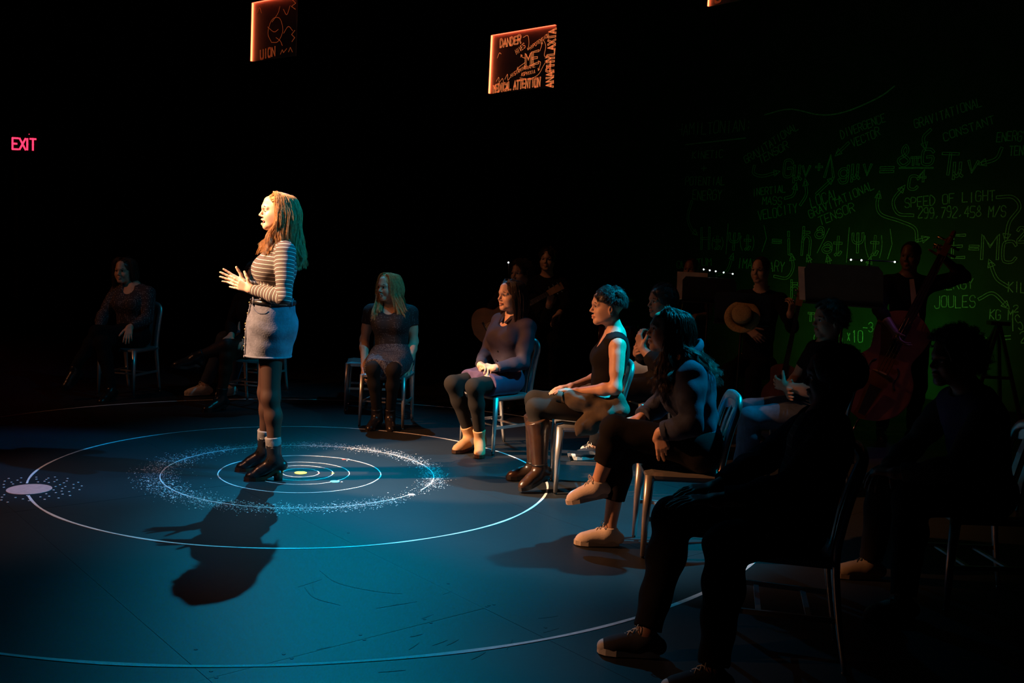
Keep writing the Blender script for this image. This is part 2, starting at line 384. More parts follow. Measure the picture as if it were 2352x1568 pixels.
def sines(V, f):
    return (np.sin(V @ np.array((f, .7 * f, .4 * f)) + 1) + np.sin(V @ np.array((-.5 * f, 1.1 * f, .8 * f)) + 2.3) + np.sin(V @ np.array((.3 * f, -.6 * f, 1.3 * f)))) / 3
def normals(V, F):
    n = np.cross(V[F[:, 2]] - V[F[:, 0]], V[F[:, 3]] - V[F[:, 1]]); N = np.zeros_like(V)
    for i in range(4): np.add.at(N, F[:, i], n)
    return N / (np.linalg.norm(N, axis=1)[:, None] + 1e-12)
def sdf_obj(name, S, h, m, parent, off, wrinkle=0.0, wf=40, fine=(), hf=None):
    """mesh an SDF; fine = boxes meshed at hf and swapped in; all one mesh"""
    V, F = S.mesh(h)
    for lo, hi in fine:
        lo = np.array(lo); hi = np.array(hi); c = V[F].mean(1)
        F = F[~((c > lo + h * .6) & (c < hi - h * .6)).all(1)]
        v, f = S.mesh(hf, (lo, hi)); F = np.concatenate([F, f + len(V)]); V = np.concatenate([V, v])
    used = np.unique(F); re = np.full(len(V), -1); re[used] = np.arange(len(used)); V = V[used]; F = re[F]
    if wrinkle: V = V + normals(V, F) * (sines(V, wf) * wrinkle)[:, None]
    return link(name, mesh_np(name, V - np.array(off, float), [F.astype(np.int32)], m), parent)

# ------------------------------------------------------------------ the room
fl = MB().box((-9.2, -4, -0.10), (9.0, 15.2, -0.012)).build('floor', 'black_wall'); tag(fl, kind='structure')
tag(MB().box((-9.4, 14.4, -0.1), (2.5, 14.7, 7.2)).build('wall_back', 'black_wall'), kind='structure')
tag(MB().box((-9.4, -4, -0.1), (-9.1, 14.4, 7.2)).build('wall_left', 'black_wall'), kind='structure')
tag(MB().box((-9.4, -4, 7.2), (9.2, 15.4, 7.4)).build('ceiling', 'black_wall'), kind='structure')
E1 = np.array((math.cos(math.radians(-49.3)), math.sin(math.radians(-49.3)))); E2 = np.array((-E1[1], E1[0])); O0 = np.array((-0.985, 3.285))
sheet = {}
for i in range(-6, 6):
    for j in range(-4, 9):
        c = O0 + E1 * 2.44 * (i + 0.5) + E2 * 1.22 * (j + 0.5)
        if not (-8.4 < c[0] < 7.4 and 0.6 < c[1] < 13.9): continue
        if c[0] > 2.2 + (14.4 - c[1]) * 0.935 - 0.8: continue
        g = 0.0010 if j in (0, -1) else 0.0004
        if g not in sheet:
            b = MB(); b.box((-1.22 + g, -0.61 + g, -0.011), (1.22 - g, 0.61 - g, 0.0)); sheet[g] = b.build('floor_panel', 'floor_paint', fl); o = sheet[g]
        else:
            o = sheet[g].copy(); COL.objects.link(o); o.parent = fl; o.name = 'floor_panel'
        o.location = (c[0], c[1], 0); o.rotation_euler = (random.uniform(-6e-4, 6e-4), random.uniform(-3e-4, 3e-4), math.radians(-49.3))

b = MB(); q0 = O0 - E1 * .9; q1 = O0 + E1 * .5
b.bar((*q0, -.0108), (*q1, -.0108), .012, up=(0, 0, 1), ta=.002); b.build('seam_core', 'floor_core', fl)
CX, CY = -1.321, 6.318
def ring(R, w, a0=0, a1=360, m='white_paint', wob=0.25, n=160, name='painted_ring'):
    V = []; ph = random.uniform(0, 6)
    A = np.radians(np.linspace(a0, a1, n + 1))
    for a in A:
        ww = w * (1 + wob * math.sin(7 * a + ph) * math.sin(23 * a)) / 2; r = R + 0.15 * w * math.sin(11 * a + ph)
        for q, z in ((r - ww, .0008), (r - ww, .0020), (r + ww, .0020), (r + ww, .0008)): V.append((CX + q * math.cos(a), CY + q * math.sin(a), z))
    F = [(i * 4 + k, (i + 1) * 4 + k, (i + 1) * 4 + k + 1, i * 4 + k + 1) for i in range(n) for k in range(3)]
    return MB().add(V, F).build(name, m, fl)
ring(.1165, .0055); ring(.206, .0055); ring(.310, .0055); ring(.513, .0075); ring(.857, .0070, -20, 330)
pa = math.degrees(math.atan2(5.59 - CY, -2.722 - CX))
ring(1.595, .014, pa + 5.2, pa + 354.8, n=220); ring(2.952, .020, n=300)
def disc(x, y, rx, m, name, ry=None, n=28, z=.0024):
    return MB().prism([(rx * math.cos(2 * math.pi * k / n), (ry or rx) * math.sin(2 * math.pi * k / n)) for k in range(n)], .0012, ((x, y, z - .0012), (1, 0, 0), (0, 1, 0), (0, 0, 1))).build(name, m, fl)
disc(CX, CY, .040, 'sun_paint', 'painted_sun'); disc(-1.066, 6.132, .030, 'earth_paint', 'painted_planet'); disc(-1.022, 6.130, .007, 'white_paint', 'painted_moon')
disc(-1.118, 6.772, .016, 'mars_paint', 'painted_planet'); disc(-1.090, 6.785, .006, 'white_paint', 'painted_moon'); disc(-1.092, 6.735, .006, 'white_paint', 'painted_moon')
disc(-1.204, 6.322, .008, 'mars_paint', 'painted_planet'); disc(-1.118, 6.348, .010, 'sun_paint', 'painted_planet')
disc(-.561, 5.905, .022, 'white_paint', 'painted_planet'); disc(-2.722, 5.590, .120, 'pluto_paint', 'painted_planet', n=48)
pdots = [(-2.95,5.805),(-2.889,5.832),(-2.94,5.739),(-2.883,5.775),(-2.892,5.723),(-2.84,5.73),(-2.821,5.772),(-2.863,5.684),(-2.906,5.662),(-2.875,5.604),(-2.815,5.867),(-2.792,5.82),(-2.753,5.759),(-2.726,5.783),(-2.736,5.826),(-2.74,5.86),(-2.689,5.758),(-2.715,5.893),(-2.673,5.827),(-2.668,5.784),(-2.606,5.721),(-2.611,5.676),(-2.604,5.767),(-2.608,5.814),(-2.631,5.875),(-2.559,5.686),(-2.556,5.642),(-2.587,5.6),(-2.533,5.582),(-2.549,5.545),(-2.499,5.52),(-2.536,5.743),(-2.532,5.797),(-2.477,5.718),(-2.501,5.663),(-2.453,5.633),(-2.489,5.581),(-2.448,5.5),(-2.587,5.51),(-2.549,5.463),(-2.587,5.44),(-2.542,5.396),(-2.484,5.437),(-2.667,5.453),(-2.608,5.354),(-2.656,5.381),(-2.707,5.402),(-2.793,5.447),(-2.778,5.394),(-2.753,5.339),(-2.701,5.305),(-2.86,5.36),(-2.95,5.45),(-3.0,5.6),(-2.99,5.7)]
d0 = None
for x, y in pdots:
    if d0 is None: d0 = disc(0, 0, .0062, 'speck_paint', 'painted_dot', n=10); o = d0
    else: o = d0.copy(); COL.objects.link(o); o.parent = fl
    o.location = (x, y, 0)
b = MB()
for i in range(7800):
    a = RNG.uniform(0, 2 * math.pi); r = .857 + RNG.normal(.012, .048) * (1.25 + .35 * math.cos(a - math.pi))
    if -38 < math.degrees(a) - 360 * (a > math.pi) < -14 and RNG.random() < .8: continue
    s = abs(RNG.normal(0, .0021)) + .0011; x, y = CX + r * math.cos(a), CY + r * math.sin(a); t = RNG.uniform(0, 3)
    b.add([(x + s * math.cos(t + k * 1.571), y + s * math.sin(t + k * 1.571), .0026) for k in range(4)], [(0, 1, 2, 3)])
tag(b.build('paint_speckles', 'speck_paint', fl), kind='stuff')
def floor_line(pts, w, m, name):
    P = spline(pts, max(2, len(pts) * 6)); T = np.gradient(P, axis=0); T /= np.linalg.norm(T, axis=1)[:, None]; Nn = np.stack([-T[:, 1], T[:, 0]], 1); V = []
    for i, p in enumerate(P):
        ww = w * (.3 + .7 * math.sin(math.pi * i / (len(P) - 1))) / 2
        for q, z in ((-ww, .0006), (-ww, .0012), (ww, .0012), (ww, .0006)): V.append((p[0] + Nn[i, 0] * q, p[1] + Nn[i, 1] * q, z))
    return MB().add(V, [(i * 4 + k, (i + 1) * 4 + k, (i + 1) * 4 + k + 1, i * 4 + k + 1) for i in range(len(P) - 1) for k in range(3)]).build(name, m, fl)
floor_line([(-.83, 4.45), (-.72, 4.30), (-.55, 4.22), (-.42, 4.20)], .006, 'scuff', 'scuff_mark'); floor_line([(-.85, 4.22), (-.78, 4.10), (-.66, 4.03)], .006, 'scuff', 'scuff_mark')
floor_line([(-.84, 4.40), (-.82, 4.25), (-.79, 4.15)], .004, 'scuff', 'scuff_mark')
for i in range(15):
    x, y = RNG.uniform(-.9, .3), RNG.uniform(3.3, 4.3); a = RNG.normal(.7, .35); l = RNG.uniform(.04, .14)
    floor_line([(x, y), (x + l * math.cos(a), y + l * math.sin(a))], RNG.uniform(.003, .009), 'scuff', 'scuff_mark')
for x, y in ((-.529, 3.729), (-.507, 3.685), (-.991, 3.345), (-.958, 3.296), (-.777, 3.517), (-.74, 3.483), (-.041, 4.117), (-.05, 4.10), (-.02, 4.13), (-.231, 4.364), (.194, 3.9), (-.298, 3.923), (-.269, 3.89), (-1.1, 3.52), (-.80, 5.06)):
    disc(x, y, .0075, 'scuff', 'screw_hole', n=8, z=.0016)

# back of the house: low platform, door, exit sign
pl = MB().box((-9.1, 13.7, 0), (-4.6, 14.4, .18)).build('platform', 'black_wall'); tag(pl, kind='structure')
MB().box((-9.1, 13.69, .165), (-5.6, 13.71, .18)).build('platform_edge', 'wood_amber', pl)
dr = MB().box((-8.25, 14.36, .18), (-7.2, 14.4, 2.25)).build('door_1', 'black_wall'); tag(dr, kind='structure')
MB().box((-7.22, 14.33, .18), (-7.19, 14.4, 2.25)).build('door_edge', 'wood_amber', dr); MB().lathe([(.02, 0), (.022, .03), (.012, .06)], (-8.1, 14.36, 1.15), 12, (0, -1, 0)).build('door_handle', 'chrome', dr)
for i in range(3): MB().box((-8.27, 14.35, .5 + .7 * i), (-8.25, 14.37, .62 + .7 * i)).build('hinge', 'black_metal', dr)

# ------------------------------------------------------------------ single-stroke lettering
G = {'A':'00 26 40|12 32','B':'00 06 36 45 44 33 03|33 42 41 30 00','C':'45 36 16 05 01 10 30 41','D':'00 06 26 44 42 20 00','E':'46 06 00 40|03 33','F':'46 06 00|03 33','G':'45 36 16 05 01 10 30 41 43 23','H':'00 06|40 46|03 43','I':'20 26','J':'46 41 30 10 01','K':'00 06|46 03 40','L':'06 00 40','M':'00 06 23 46 40','N':'00 06 40 46','O':'10 01 05 16 36 45 41 30 10','P':'00 06 36 45 44 33 03','Q':'10 01 05 16 36 45 41 30 10|22 40','R':'00 06 36 45 44 33 03|23 40','S':'45 36 16 05 04 13 33 42 41 30 10 01','T':'20 26|06 46','U':'06 01 10 30 41 46','V':'06 20 46','W':'06 10 23 30 46','X':'00 46|06 40','Y':'06 23 46|23 20','Z':'06 46 00 40',
'0':'10 01 05 16 36 45 41 30 10','1':'15 26 20','2':'05 16 36 45 44 00 40','3':'05 16 36 45 44 33 23|33 42 41 30 10 01','4':'30 36 02 42','5':'46 06 03 33 42 41 30 00','6':'46 25 02 01 10 30 41 42 33 03','7':'06 46 10','8':'23 14 15 26 35 34 23 02 01 20 41 42 23','9':'42 30 10|43 36 16 05 04 13 43 42 30','+':'21 25|03 43','=':'02 42|04 44','-':'03 43','/':'00 46',':':'21 22|24 25',',':'21 10','.':'20 21','(':'36 25 14 12 21 30',')':'16 25 34 32 21 10','|':'20 26','>':'16 33 10','<':'36 13 30','_':'03 43',
't':'26 21 10|26 21 30 41|04 44','ψ':'06 04 13 33 44 46|20 26','i':'24 22 20 30|26 25','ħ':'00 06|03 14 34 43 40|05 35','∂':'15 26 36 45 42 31 11 02 03 14 34 43','μ':'00 06|02 11 21 33|36 32 41','ν':'06 20 46','Λ':'00 26 40','g':'44 35 15 04 03 12 32 43|46 41 30 10 01','π':'05 45|10 15|35 30 40','?':'05 16 36 45 34 23 22|20 21','x':'11 35|15 31'}
def glyph(ch): return [[(int(p[0]) / 4.0, int(p[1]) / 6.0) for p in st.split()] for st in G[ch].split('|')]
def stroke2d(b, P, w, to3, t=.002):
    """thin raised line along 2-D polyline"""
    P = [np.array(p, float) for p in P]
    for p, q in zip(P[:-1], P[1:]):
        d = q - p; L = np.linalg.norm(d)
        if L < 1e-6: continue
        d /= L; n = np.array((-d[1], d[0])) * w / 2; p = p - d * w * .3; q = q + d * w * .3
        V = [to3(*(x), z) for z in (0, t) for x in (p - n, q - n, q + n, p + n)]
        b.add(V, [(4, 5, 6, 7), (0, 1, 5, 4), (1, 2, 6, 5), (2, 3, 7, 6), (3, 0, 4, 7)])
def outline2d(P, W):
    P = [np.array(p, float) for p in P]; Lf = []; Rt = []
    for i in range(len(P)):
        d = P[min(i + 1, len(P) - 1)] - P[max(i - 1, 0)]; d /= np.linalg.norm(d) + 1e-9; n = np.array((-d[1], d[0])) * W / 2
        e = d * W / 2 * (-1 if i == 0 else 1 if i == len(P) - 1 else 0); Lf.append(P[i] + n + e); Rt.append(P[i] - n + e)
    return Lf + Rt[::-1] + [Lf[0]]
def write(b, s, x0, z0, x1, z1, h, w, to3, outl=0.0, jit=.03, t=.002):
    """lettering along a slanted baseline"""
    n = len(s); d = np.array((x1 - x0, z1 - z0)); L = np.linalg.norm(d); d /= L; up = np.array((-d[1], d[0])); adv = L / n; cw = adv * .74
    for i, ch in enumerate(s):
        if ch == ' ': continue
        o = np.array((x0, z0)) + d * adv * i + up * h * RNG.uniform(-jit, jit) * 2
        for st in glyph(ch):
            P = [o + d * (a * cw + cw * RNG.uniform(-jit, jit)) + up * (c * h + h * RNG.uniform(-jit, jit)) for a, c in st]
            if len(P) == 2: P = [P[0], (P[0] + P[1]) / 2 + up * h * RNG.uniform(-.5, .5) * jit, P[1]]
            elif ch in 'BCDGJOPQRSU0235689∂tψgμħ()': P = list(spline(P, 2 * len(P) + 2))
            if outl: stroke2d(b, outline2d(P, outl), w, to3, t)
            else: stroke2d(b, P, w, to3, t)
def arrow(b, pts, W, w, to3, t=.002, head=True):
    P = [np.array(p) for p in spline(pts, 5 * len(pts))]; d = P[-1] - P[-2]; d /= np.linalg.norm(d); n = np.array((-d[1], d[0]))
    Q = outline2d(P[:-1], W)
    stroke2d(b, Q, w, to3, t)
    if head: stroke2d(b, [P[-1] - d * W * 2 + n * W * 1.4, P[-1] + d * W, P[-1] - d * W * 2 - n * W * 1.4, P[-1] - d * W * 2 + n * W * 1.4], w, to3, t)

# the writing wall: a dark board wall running diagonally at the right
WA = np.array((2.24, 14.38)); WT = np.array((.6833, -.7302)); WN = np.array((WT[1], -WT[0]))      # normal towards the stage
WN = WN if WN[1] < 0 else -WN
def wall3(s, z, d): return (WA[0] + WT[0] * s + WN[0] * (d + .001), WA[1] + WT[1] * s + WN[1] * (d + .001), z)
p0, p1 = WA - WT * .2, WA + WT * 8.2; back = -WN * .25
b = MB(); V = [(*p0, -.1), (*p1, -.1), (*(p1 + back), -.1), (*(p0 + back), -.1)]; V += [(x, y, 7.2) for x, y, _ in V]
b.add(V, [(0, 1, 5, 4), (1, 2, 6, 5), (2, 3, 7, 6), (3, 0, 4, 7), (4, 5, 6, 7), (0, 3, 2, 1)])
wr = b.build('wall_right', 'board_wall'); tag(wr, kind='structure')
TXT = [('HAMILTONIAN:',-.05,3.2,1.2,3.21,.16),('KINETIC',.24,2.87,.77,2.87,.1),('+',.41,2.68,.53,2.69,.1),('POTENTIAL',.15,2.5,.83,2.5,.11),('ENERGY',.29,2.3,.8,2.3,.13),('INERTIAL',1.28,2.35,1.79,2.4,.09),('MASS',1.44,2.24,1.75,2.24,.1),('VELOCITY',1.4,2.03,1.99,2.14,.12),('LOCAL',2.17,2.2,2.57,2.33,.13),('GRAVITATIONAL',2.16,2.07,3.01,2.44,.1),('TENSOR',2.31,1.98,2.79,2.17,.11),('SPEED OF LIGHT',3.4,2.21,4.44,2.3,.11),('299,792,458 M/S',3.57,2.09,4.57,2.12,.12),('GRAVITATIONAL',1.14,2.78,1.91,3.21,.1),('TENSOR',1.36,2.77,1.79,2.98,.1),('DIVERGENCE',2.51,3.05,3.08,3.24,.1),('VECTOR',2.67,2.94,3.03,3.08,.1),('GRAVITATIONAL',3.44,3.13,4.2,3.34,.1),('CONSTANT',3.8,2.97,4.36,3.15,.09),('ENERGY',4.38,2.94,4.71,2.94,.1),('TENSOR',4.53,2.78,4.84,2.79,.1),('QUANTUM',.1,1.33,.71,1.4,.1),('IMAGINARY',1.12,1.38,1.86,1.36,.13),('ENERGY',3.82,1.26,4.3,1.31,.11),('JOULES',3.86,1.06,4.34,1.1,.13),('KILOGRAMS',4.66,1.29,5.24,1.33,.11),('KG M',4.49,.98,4.75,.99,.11),('2',4.74,1.08,4.8,1.09,.07),('/S',4.75,.87,4.87,.92,.16),('TIME',2.48,1.1,2.79,1.12,.1),('J = 2',4.52,.71,4.92,.77,.12),('-34',3.01,.69,3.22,.71,.11),('6.626',2.35,.52,2.76,.53,.14),('x10',2.8,.55,3.03,.57,.14)]
for s, x0, z0, x1, z1, h in TXT:
    b = MB(); write(b, s, x0, z0, x1, z1, h, .010, wall3); b.build('chalk_lettering', 'chalk', wr)
OUT = [('H',.5,1.62,.63,1.63,.28),('(',.67,1.62,.7,1.62,.16),('t',.72,1.63,.8,1.63,.16),(')',.82,1.62,.87,1.62,.17),('|',.9,1.55,.94,1.55,.42),('ψ',.96,1.63,1.11,1.63,.21),('(',1.15,1.61,1.19,1.62,.2),('t',1.21,1.64,1.29,1.64,.18),(')',1.32,1.62,1.36,1.62,.2),('>',1.46,1.61,1.57,1.61,.35),('=',1.64,1.71,1.76,1.71,.1),('i',1.86,1.59,1.93,1.6,.29),('ħ',2.08,1.61,2.19,1.61,.34),('∂',2.26,1.8,2.36,1.8,.15),('/',2.3,1.63,2.44,1.63,.31),('∂',2.38,1.62,2.49,1.63,.14),('t',2.53,1.62,2.62,1.62,.22),('|',2.69,1.53,2.73,1.53,.43),('ψ',2.78,1.66,2.91,1.67,.22),('(',2.97,1.6,3.0,1.61,.27),('t',3.02,1.64,3.1,1.64,.22),(')',3.13,1.61,3.16,1.61,.27),('>',3.22,1.59,3.3,1.59,.36),('G',1.73,2.6,1.85,2.6,.21),('μ',1.88,2.53,1.98,2.53,.2),('ν',2.0,2.6,2.1,2.6,.12),('+',2.19,2.66,2.27,2.66,.1),('Λ',2.32,2.59,2.44,2.59,.26),('g',2.52,2.51,2.63,2.51,.2),('μ',2.69,2.53,2.78,2.53,.19),('ν',2.84,2.6,2.93,2.6,.12),('=',3.06,2.59,3.21,2.59,.14),('8',3.27,2.7,3.39,2.69,.24),('π',3.43,2.71,3.52,2.71,.1),('G',3.56,2.71,3.68,2.71,.17),('_',3.29,2.65,3.69,2.64,.05),('C',3.42,2.43,3.52,2.42,.15),('4',3.53,2.52,3.61,2.52,.12),('T',3.79,2.6,3.96,2.59,.23),('μ',3.94,2.54,4.03,2.54,.17),('ν',4.09,2.61,4.19,2.6,.12),('E',4.01,1.65,4.14,1.66,.25),('=',4.2,1.72,4.29,1.72,.1),('M',4.34,1.65,4.51,1.66,.26),('C',4.57,1.62,4.7,1.63,.22),('2',4.7,1.85,4.77,1.85,.15),('ħ',1.98,1.05,2.08,1.06,.21),('π',2.25,.77,2.37,.77,.11)]
for s, x0, z0, x1, z1, h in OUT:
    L = (x1 - x0) / .74; b = MB(); thin = s in '()|>/'
    write(b, s, x0, z0, x0 + L, z0 + (z1 - z0), h, .008, wall3, outl=0 if thin else min(.026, .16 * h + .004), jit=.008); b.build('chalk_symbol', 'chalk', wr)
ARR = [[(.28,2.27),(.23,2.06),(.3,1.9),(.4,1.82)],[(2.6,2.99),(2.46,2.86)],[(1.27,2.74),(1.27,2.65),(1.41,2.61),(1.64,2.66)],[(2.23,2.38),(2.43,2.56)],[(1.78,2.32),(1.89,2.36),(1.92,2.49)],[(2.01,2.24),(2.08,2.37),(2.05,2.54)],[(3.62,3.1),(3.55,3.02),(3.58,2.9)],[(4.44,2.86),(4.39,2.75),(4.23,2.7)],[(3.5,2.12),(3.32,2.14),(3.25,2.29),(3.36,2.45)],[(3.58,1.83),(3.54,1.97),(3.35,2.05),(3.12,2.12),(3.05,2.23),(3.06,2.38)],[(4.45,2.33),(4.61,2.33),(4.69,2.22),(4.6,2.06),(4.58,1.87)],[(.8,1.27),(.96,1.34),(1.03,1.55)],[(1.71,1.3),(1.89,1.29),(1.97,1.42),(1.94,1.58)],[(2.22,1.22),(2.26,1.37),(2.17,1.58)],[(2.52,1.36),(2.45,1.59)],[(4.64,1.36),(4.52,1.44),(4.43,1.62)],[(4.36,1.2),(4.5,1.27),(4.67,1.13)],[(3.58,1.82),(3.7,1.86)],[(3.08,1.4),(3.0,1.47),(3.02,1.59)],[(4.3,.78),(4.45,.77)]]
for r in ARR:
    b = MB(); arrow(b, r, .03, .008, wall3); b.build('chalk_arrow', 'chalk', wr)
for r in ([(1.37,3.41),(1.75,3.46),(2.19,3.36),(2.54,3.38),(2.95,3.52),(3.14,3.64)], [(.1,3.07),(1.1,3.12)]):
    b = MB(); stroke2d(b, spline(r, 20), .016, wall3); b.build('chalk_line', 'chalk', wr)

# exit sign on the back wall
ex = empty('exit_sign', (-7.07, 14.36, 2.50)); tag(ex, 'small exit sign with glowing red letters high on the far left wall', 'exit sign')
MB().box((-.20, -.03, -.02), (.20, .03, .24)).build('housing', 'sign_box', ex)
for ch, x0, x1 in (('E', -.165, -.085), ('X', -.065, .020), ('I', .020, .070), ('T', .085, .165)):
    b = MB(); write(b, ch, x0, .035, x0 + (x1 - x0) / .74, .035, .155, .024, lambda x, z, d: (x, -.031 - d, z), jit=0, t=.004); b.build('letter', 'exit_red', ex)
MB().ball((.07, -.032, .255), .006).build('indicator_lamp', 'exit_red', ex)

# hanging edge-lit panels
def panel(A, Bp, z, h, label, etch_mat, art):
    A = np.array(A, float); Bp = np.array(Bp, float); L = np.linalg.norm(Bp - A); x = (Bp - A) / L; n = np.array((x[1], -x[0])); n = n if n[1] < 0 else -n
    r = empty('etched_panel', (A[0], A[1], z)); tag(r, label, 'panel', 'orange glowing etched panels hung overhead')
    to3 = lambda s, q, d: (x[0] * s + n[0] * (d + .0065), x[1] * s + n[1] * (d + .0065), q)
    def slab(s0, s1, q0, q1, d0, d1):
        b = MB(); V = [to3(s, q, d) for q in (q0, q1) for s, d in ((s0, d0), (s1, d0), (s1, d1), (s0, d1))]
        return b.add(V, [(0, 1, 2, 3), (4, 7, 6, 5), (0, 4, 5, 1), (1, 5, 6, 2), (2, 6, 7, 3), (3, 7, 4, 0)])
    slab(0, L, 0, h, -.0125, -.0005).build('sheet', 'acrylic', r)
    slab(-.022, 0, -.004, h + .018, -.0125, .024).build('frame_side', 'black_metal', r); slab(0, L, h, h + .018, -.0125, .024).build('frame_top', 'black_metal', r)
    slab(.0005, .006, .004, h - .004, .001, .022).build('light_strip', 'led_orange', r)
    slab(.008, L - .01, h - .006, h - .0005, .002, .018).build('light_strip', 'led_orange', r).data.materials[0] = MATS['led_top']
    art(r, to3, L, h, etch_mat)
    for s in (.05, L - .05):
        b = MB(); p = to3(s, h, -.006); b.tube([p, (p[0], p[1], 7.2 - z)], .0015, 5); b.build('hanging_wire', 'black_metal', r)
emis('led_top', (1.0, 0.12, 0.05), 3.0)
def lettering(r, to3, m, items, name='etched_lettering'):
    for s, x0, z0, x1, z1, h, w, o in items:
        b = MB(); write(b, s, x0, z0, x1, z1, h, w, to3, outl=o, jit=.02, t=.0012); b.build(name, m, r)
def art2(r, to3, L, h, m):
    lettering(r, to3, m, [('DANDER',.14*L,.775*h,.48*L,.80*h,.125*h,.0045,.013),('HIVES',.41*L,.61*h,.55*L,.72*h,.09*h,.0040,0),('HYPOTENSION',.62*L,.66*h,.90*L,.84*h,.055*h,.0032,0),('ME',.56*L,.40*h,.78*L,.42*h,.20*h,.0055,.020),('HISTAMINE',.34*L,.24*h,.58*L,.365*h,.06*h,.0035,0),('RAME',.57*L,.34*h,.72*L,.365*h,.055*h,.0032,0),('ASPHYXIA',.50*L,.24*h,.72*L,.265*h,.055*h,.0032,0),('MEDICAL',.06*L,.02*h,.35*L,.04*h,.125*h,.0045,.014),('ATTENTION',.39*L,.04*h,.81*L,.045*h,.135*h,.0045,.013)])
    b = MB(); write(b, 'ANAPHYLAXIA', .99 * L, .01 * h, .99 * L, .96 * h, .10 * L, .0065, to3, outl=.015, jit=.015, t=.0012); b.build('etched_lettering', m, r)
    for P in ([(.50*L,.88*h),(.57*L,.90*h),(.595*L,.78*h),(.585*L,.66*h)], [(.55*L,.53*h),(.50*L,.56*h),(.48*L,.60*h)], [(.55*L,.46*h),(.46*L,.40*h),(.43*L,.36*h)], [(.75*L,.46*h),(.79*L,.42*h),(.76*L,.30*h)], [(.82*L,.78*h),(.855*L,.68*h),(.84*L,.54*h),(.88*L,.49*h)], [(.48*L,.215*h),(.62*L,.18*h),(.76*L,.23*h),(.83*L,.36*h),(.88*L,.45*h)], [(.77*L,.62*h),(.79*L,.70*h),(.795*L,.76*h)]):
        b = MB(); S = spline(P, 14); stroke2d(b, S, .0042, to3, .0012); d = S[-1] - S[-2]; d /= np.linalg.norm(d); n = np.array((-d[1], d[0]))
        stroke2d(b, [S[-1] - d * .022 + n * .015, S[-1], S[-1] - d * .022 - n * .015], .0042, to3, .0012); b.build('etched_arrow', m, r)
    for P in ([(.10*L,.20*h),(.14*L,.27*h),(.15*L,.18*h),(.20*L,.24*h),(.22*L,.17*h)], [(.24*L,.22*h),(.28*L,.30*h),(.29*L,.20*h),(.33*L,.25*h)], [(.10*L,.60*h),(.13*L,.68*h),(.16*L,.66*h)]):
        b = MB(); stroke2d(b, spline(P, 16), .004, to3, .0012); b.build('etched_squiggle', m, r)
def art1(r, to3, L, h, m):
    lettering(r, to3, m, [('UION', .20*L, .03*h, .56*L, .05*h, .14*h, .005, .014)])
    for P in ([(.66*L,.06*h),(.70*L,.13*h),(.73*L,.08*h),(.80*L,.14*h)], [(.84*L,.08*h),(.88*L,.15*h),(.93*L,.07*h)], [(.98*L,.97*h),(.90*L,.92*h),(.97*L,.86*h),(.88*L,.82*h),(.97*L,.76*h)], [(.97*L,.42*h),(.90*L,.36*h),(.97*L,.30*h),(.91*L,.24*h)]):
        b = MB(); stroke2d(b, P, .006, to3, .0012); b.build('etched_squiggle', m, r)
    for P in ([(.1*L,.82*h),(.15*L,.9*h),(.2*L,.8*h)], [(.45*L,.62*h),(.58*L,.75*h),(.62*L,.86*h)], [(.55*L,.35*h),(.65*L,.28*h),(.7*L,.2*h)], [(.35*L,.55*h),(.5*L,.45*h),(.6*L,.48*h)], [(.7*L,.8*h),(.78*L,.7*h),(.85*L,.84*h)], [(.72*L,.4*h),(.82*L,.5*h),(.92*L,.42*h)]):
        b = MB(); stroke2d(b, spline(P, 12), .005, to3, .0012); b.build('etched_arrow', m, r)
    rr = [(.45*L,.28*h),(.36*L,.45*h),(.45*L,.66*h),(.62*L,.66*h),(.7*L,.45*h),(.6*L,.28*h),(.45*L,.28*h)]
    b = MB(); stroke2d(b, spline(rr, 30), .005, to3, .0012); b.build('etched_loop', m, r)
panel((-0.397, 11.700), (0.312, 10.985), 3.252, 0.659, 'orange panel etched with DANDER, ME and MEDICAL ATTENTION', 'etch', art2)
panel((-3.146, 11.700), (-2.529, 11.180), 3.480, 0.657, 'dim orange panel with a bright left edge, above the standing woman', 'etch_dim', art1)
def art3(r, to3, L, h, m): lettering(r, to3, m, [('U', .12*L, .05*h, .25*L, .055*h, .14*h, .005, .014)])
panel((2.054, 11.700), (2.548, 11.050), 4.351, 0.657, 'orange panel cut off by the top edge, right of the DANDER panel', 'etch_dim', art3)

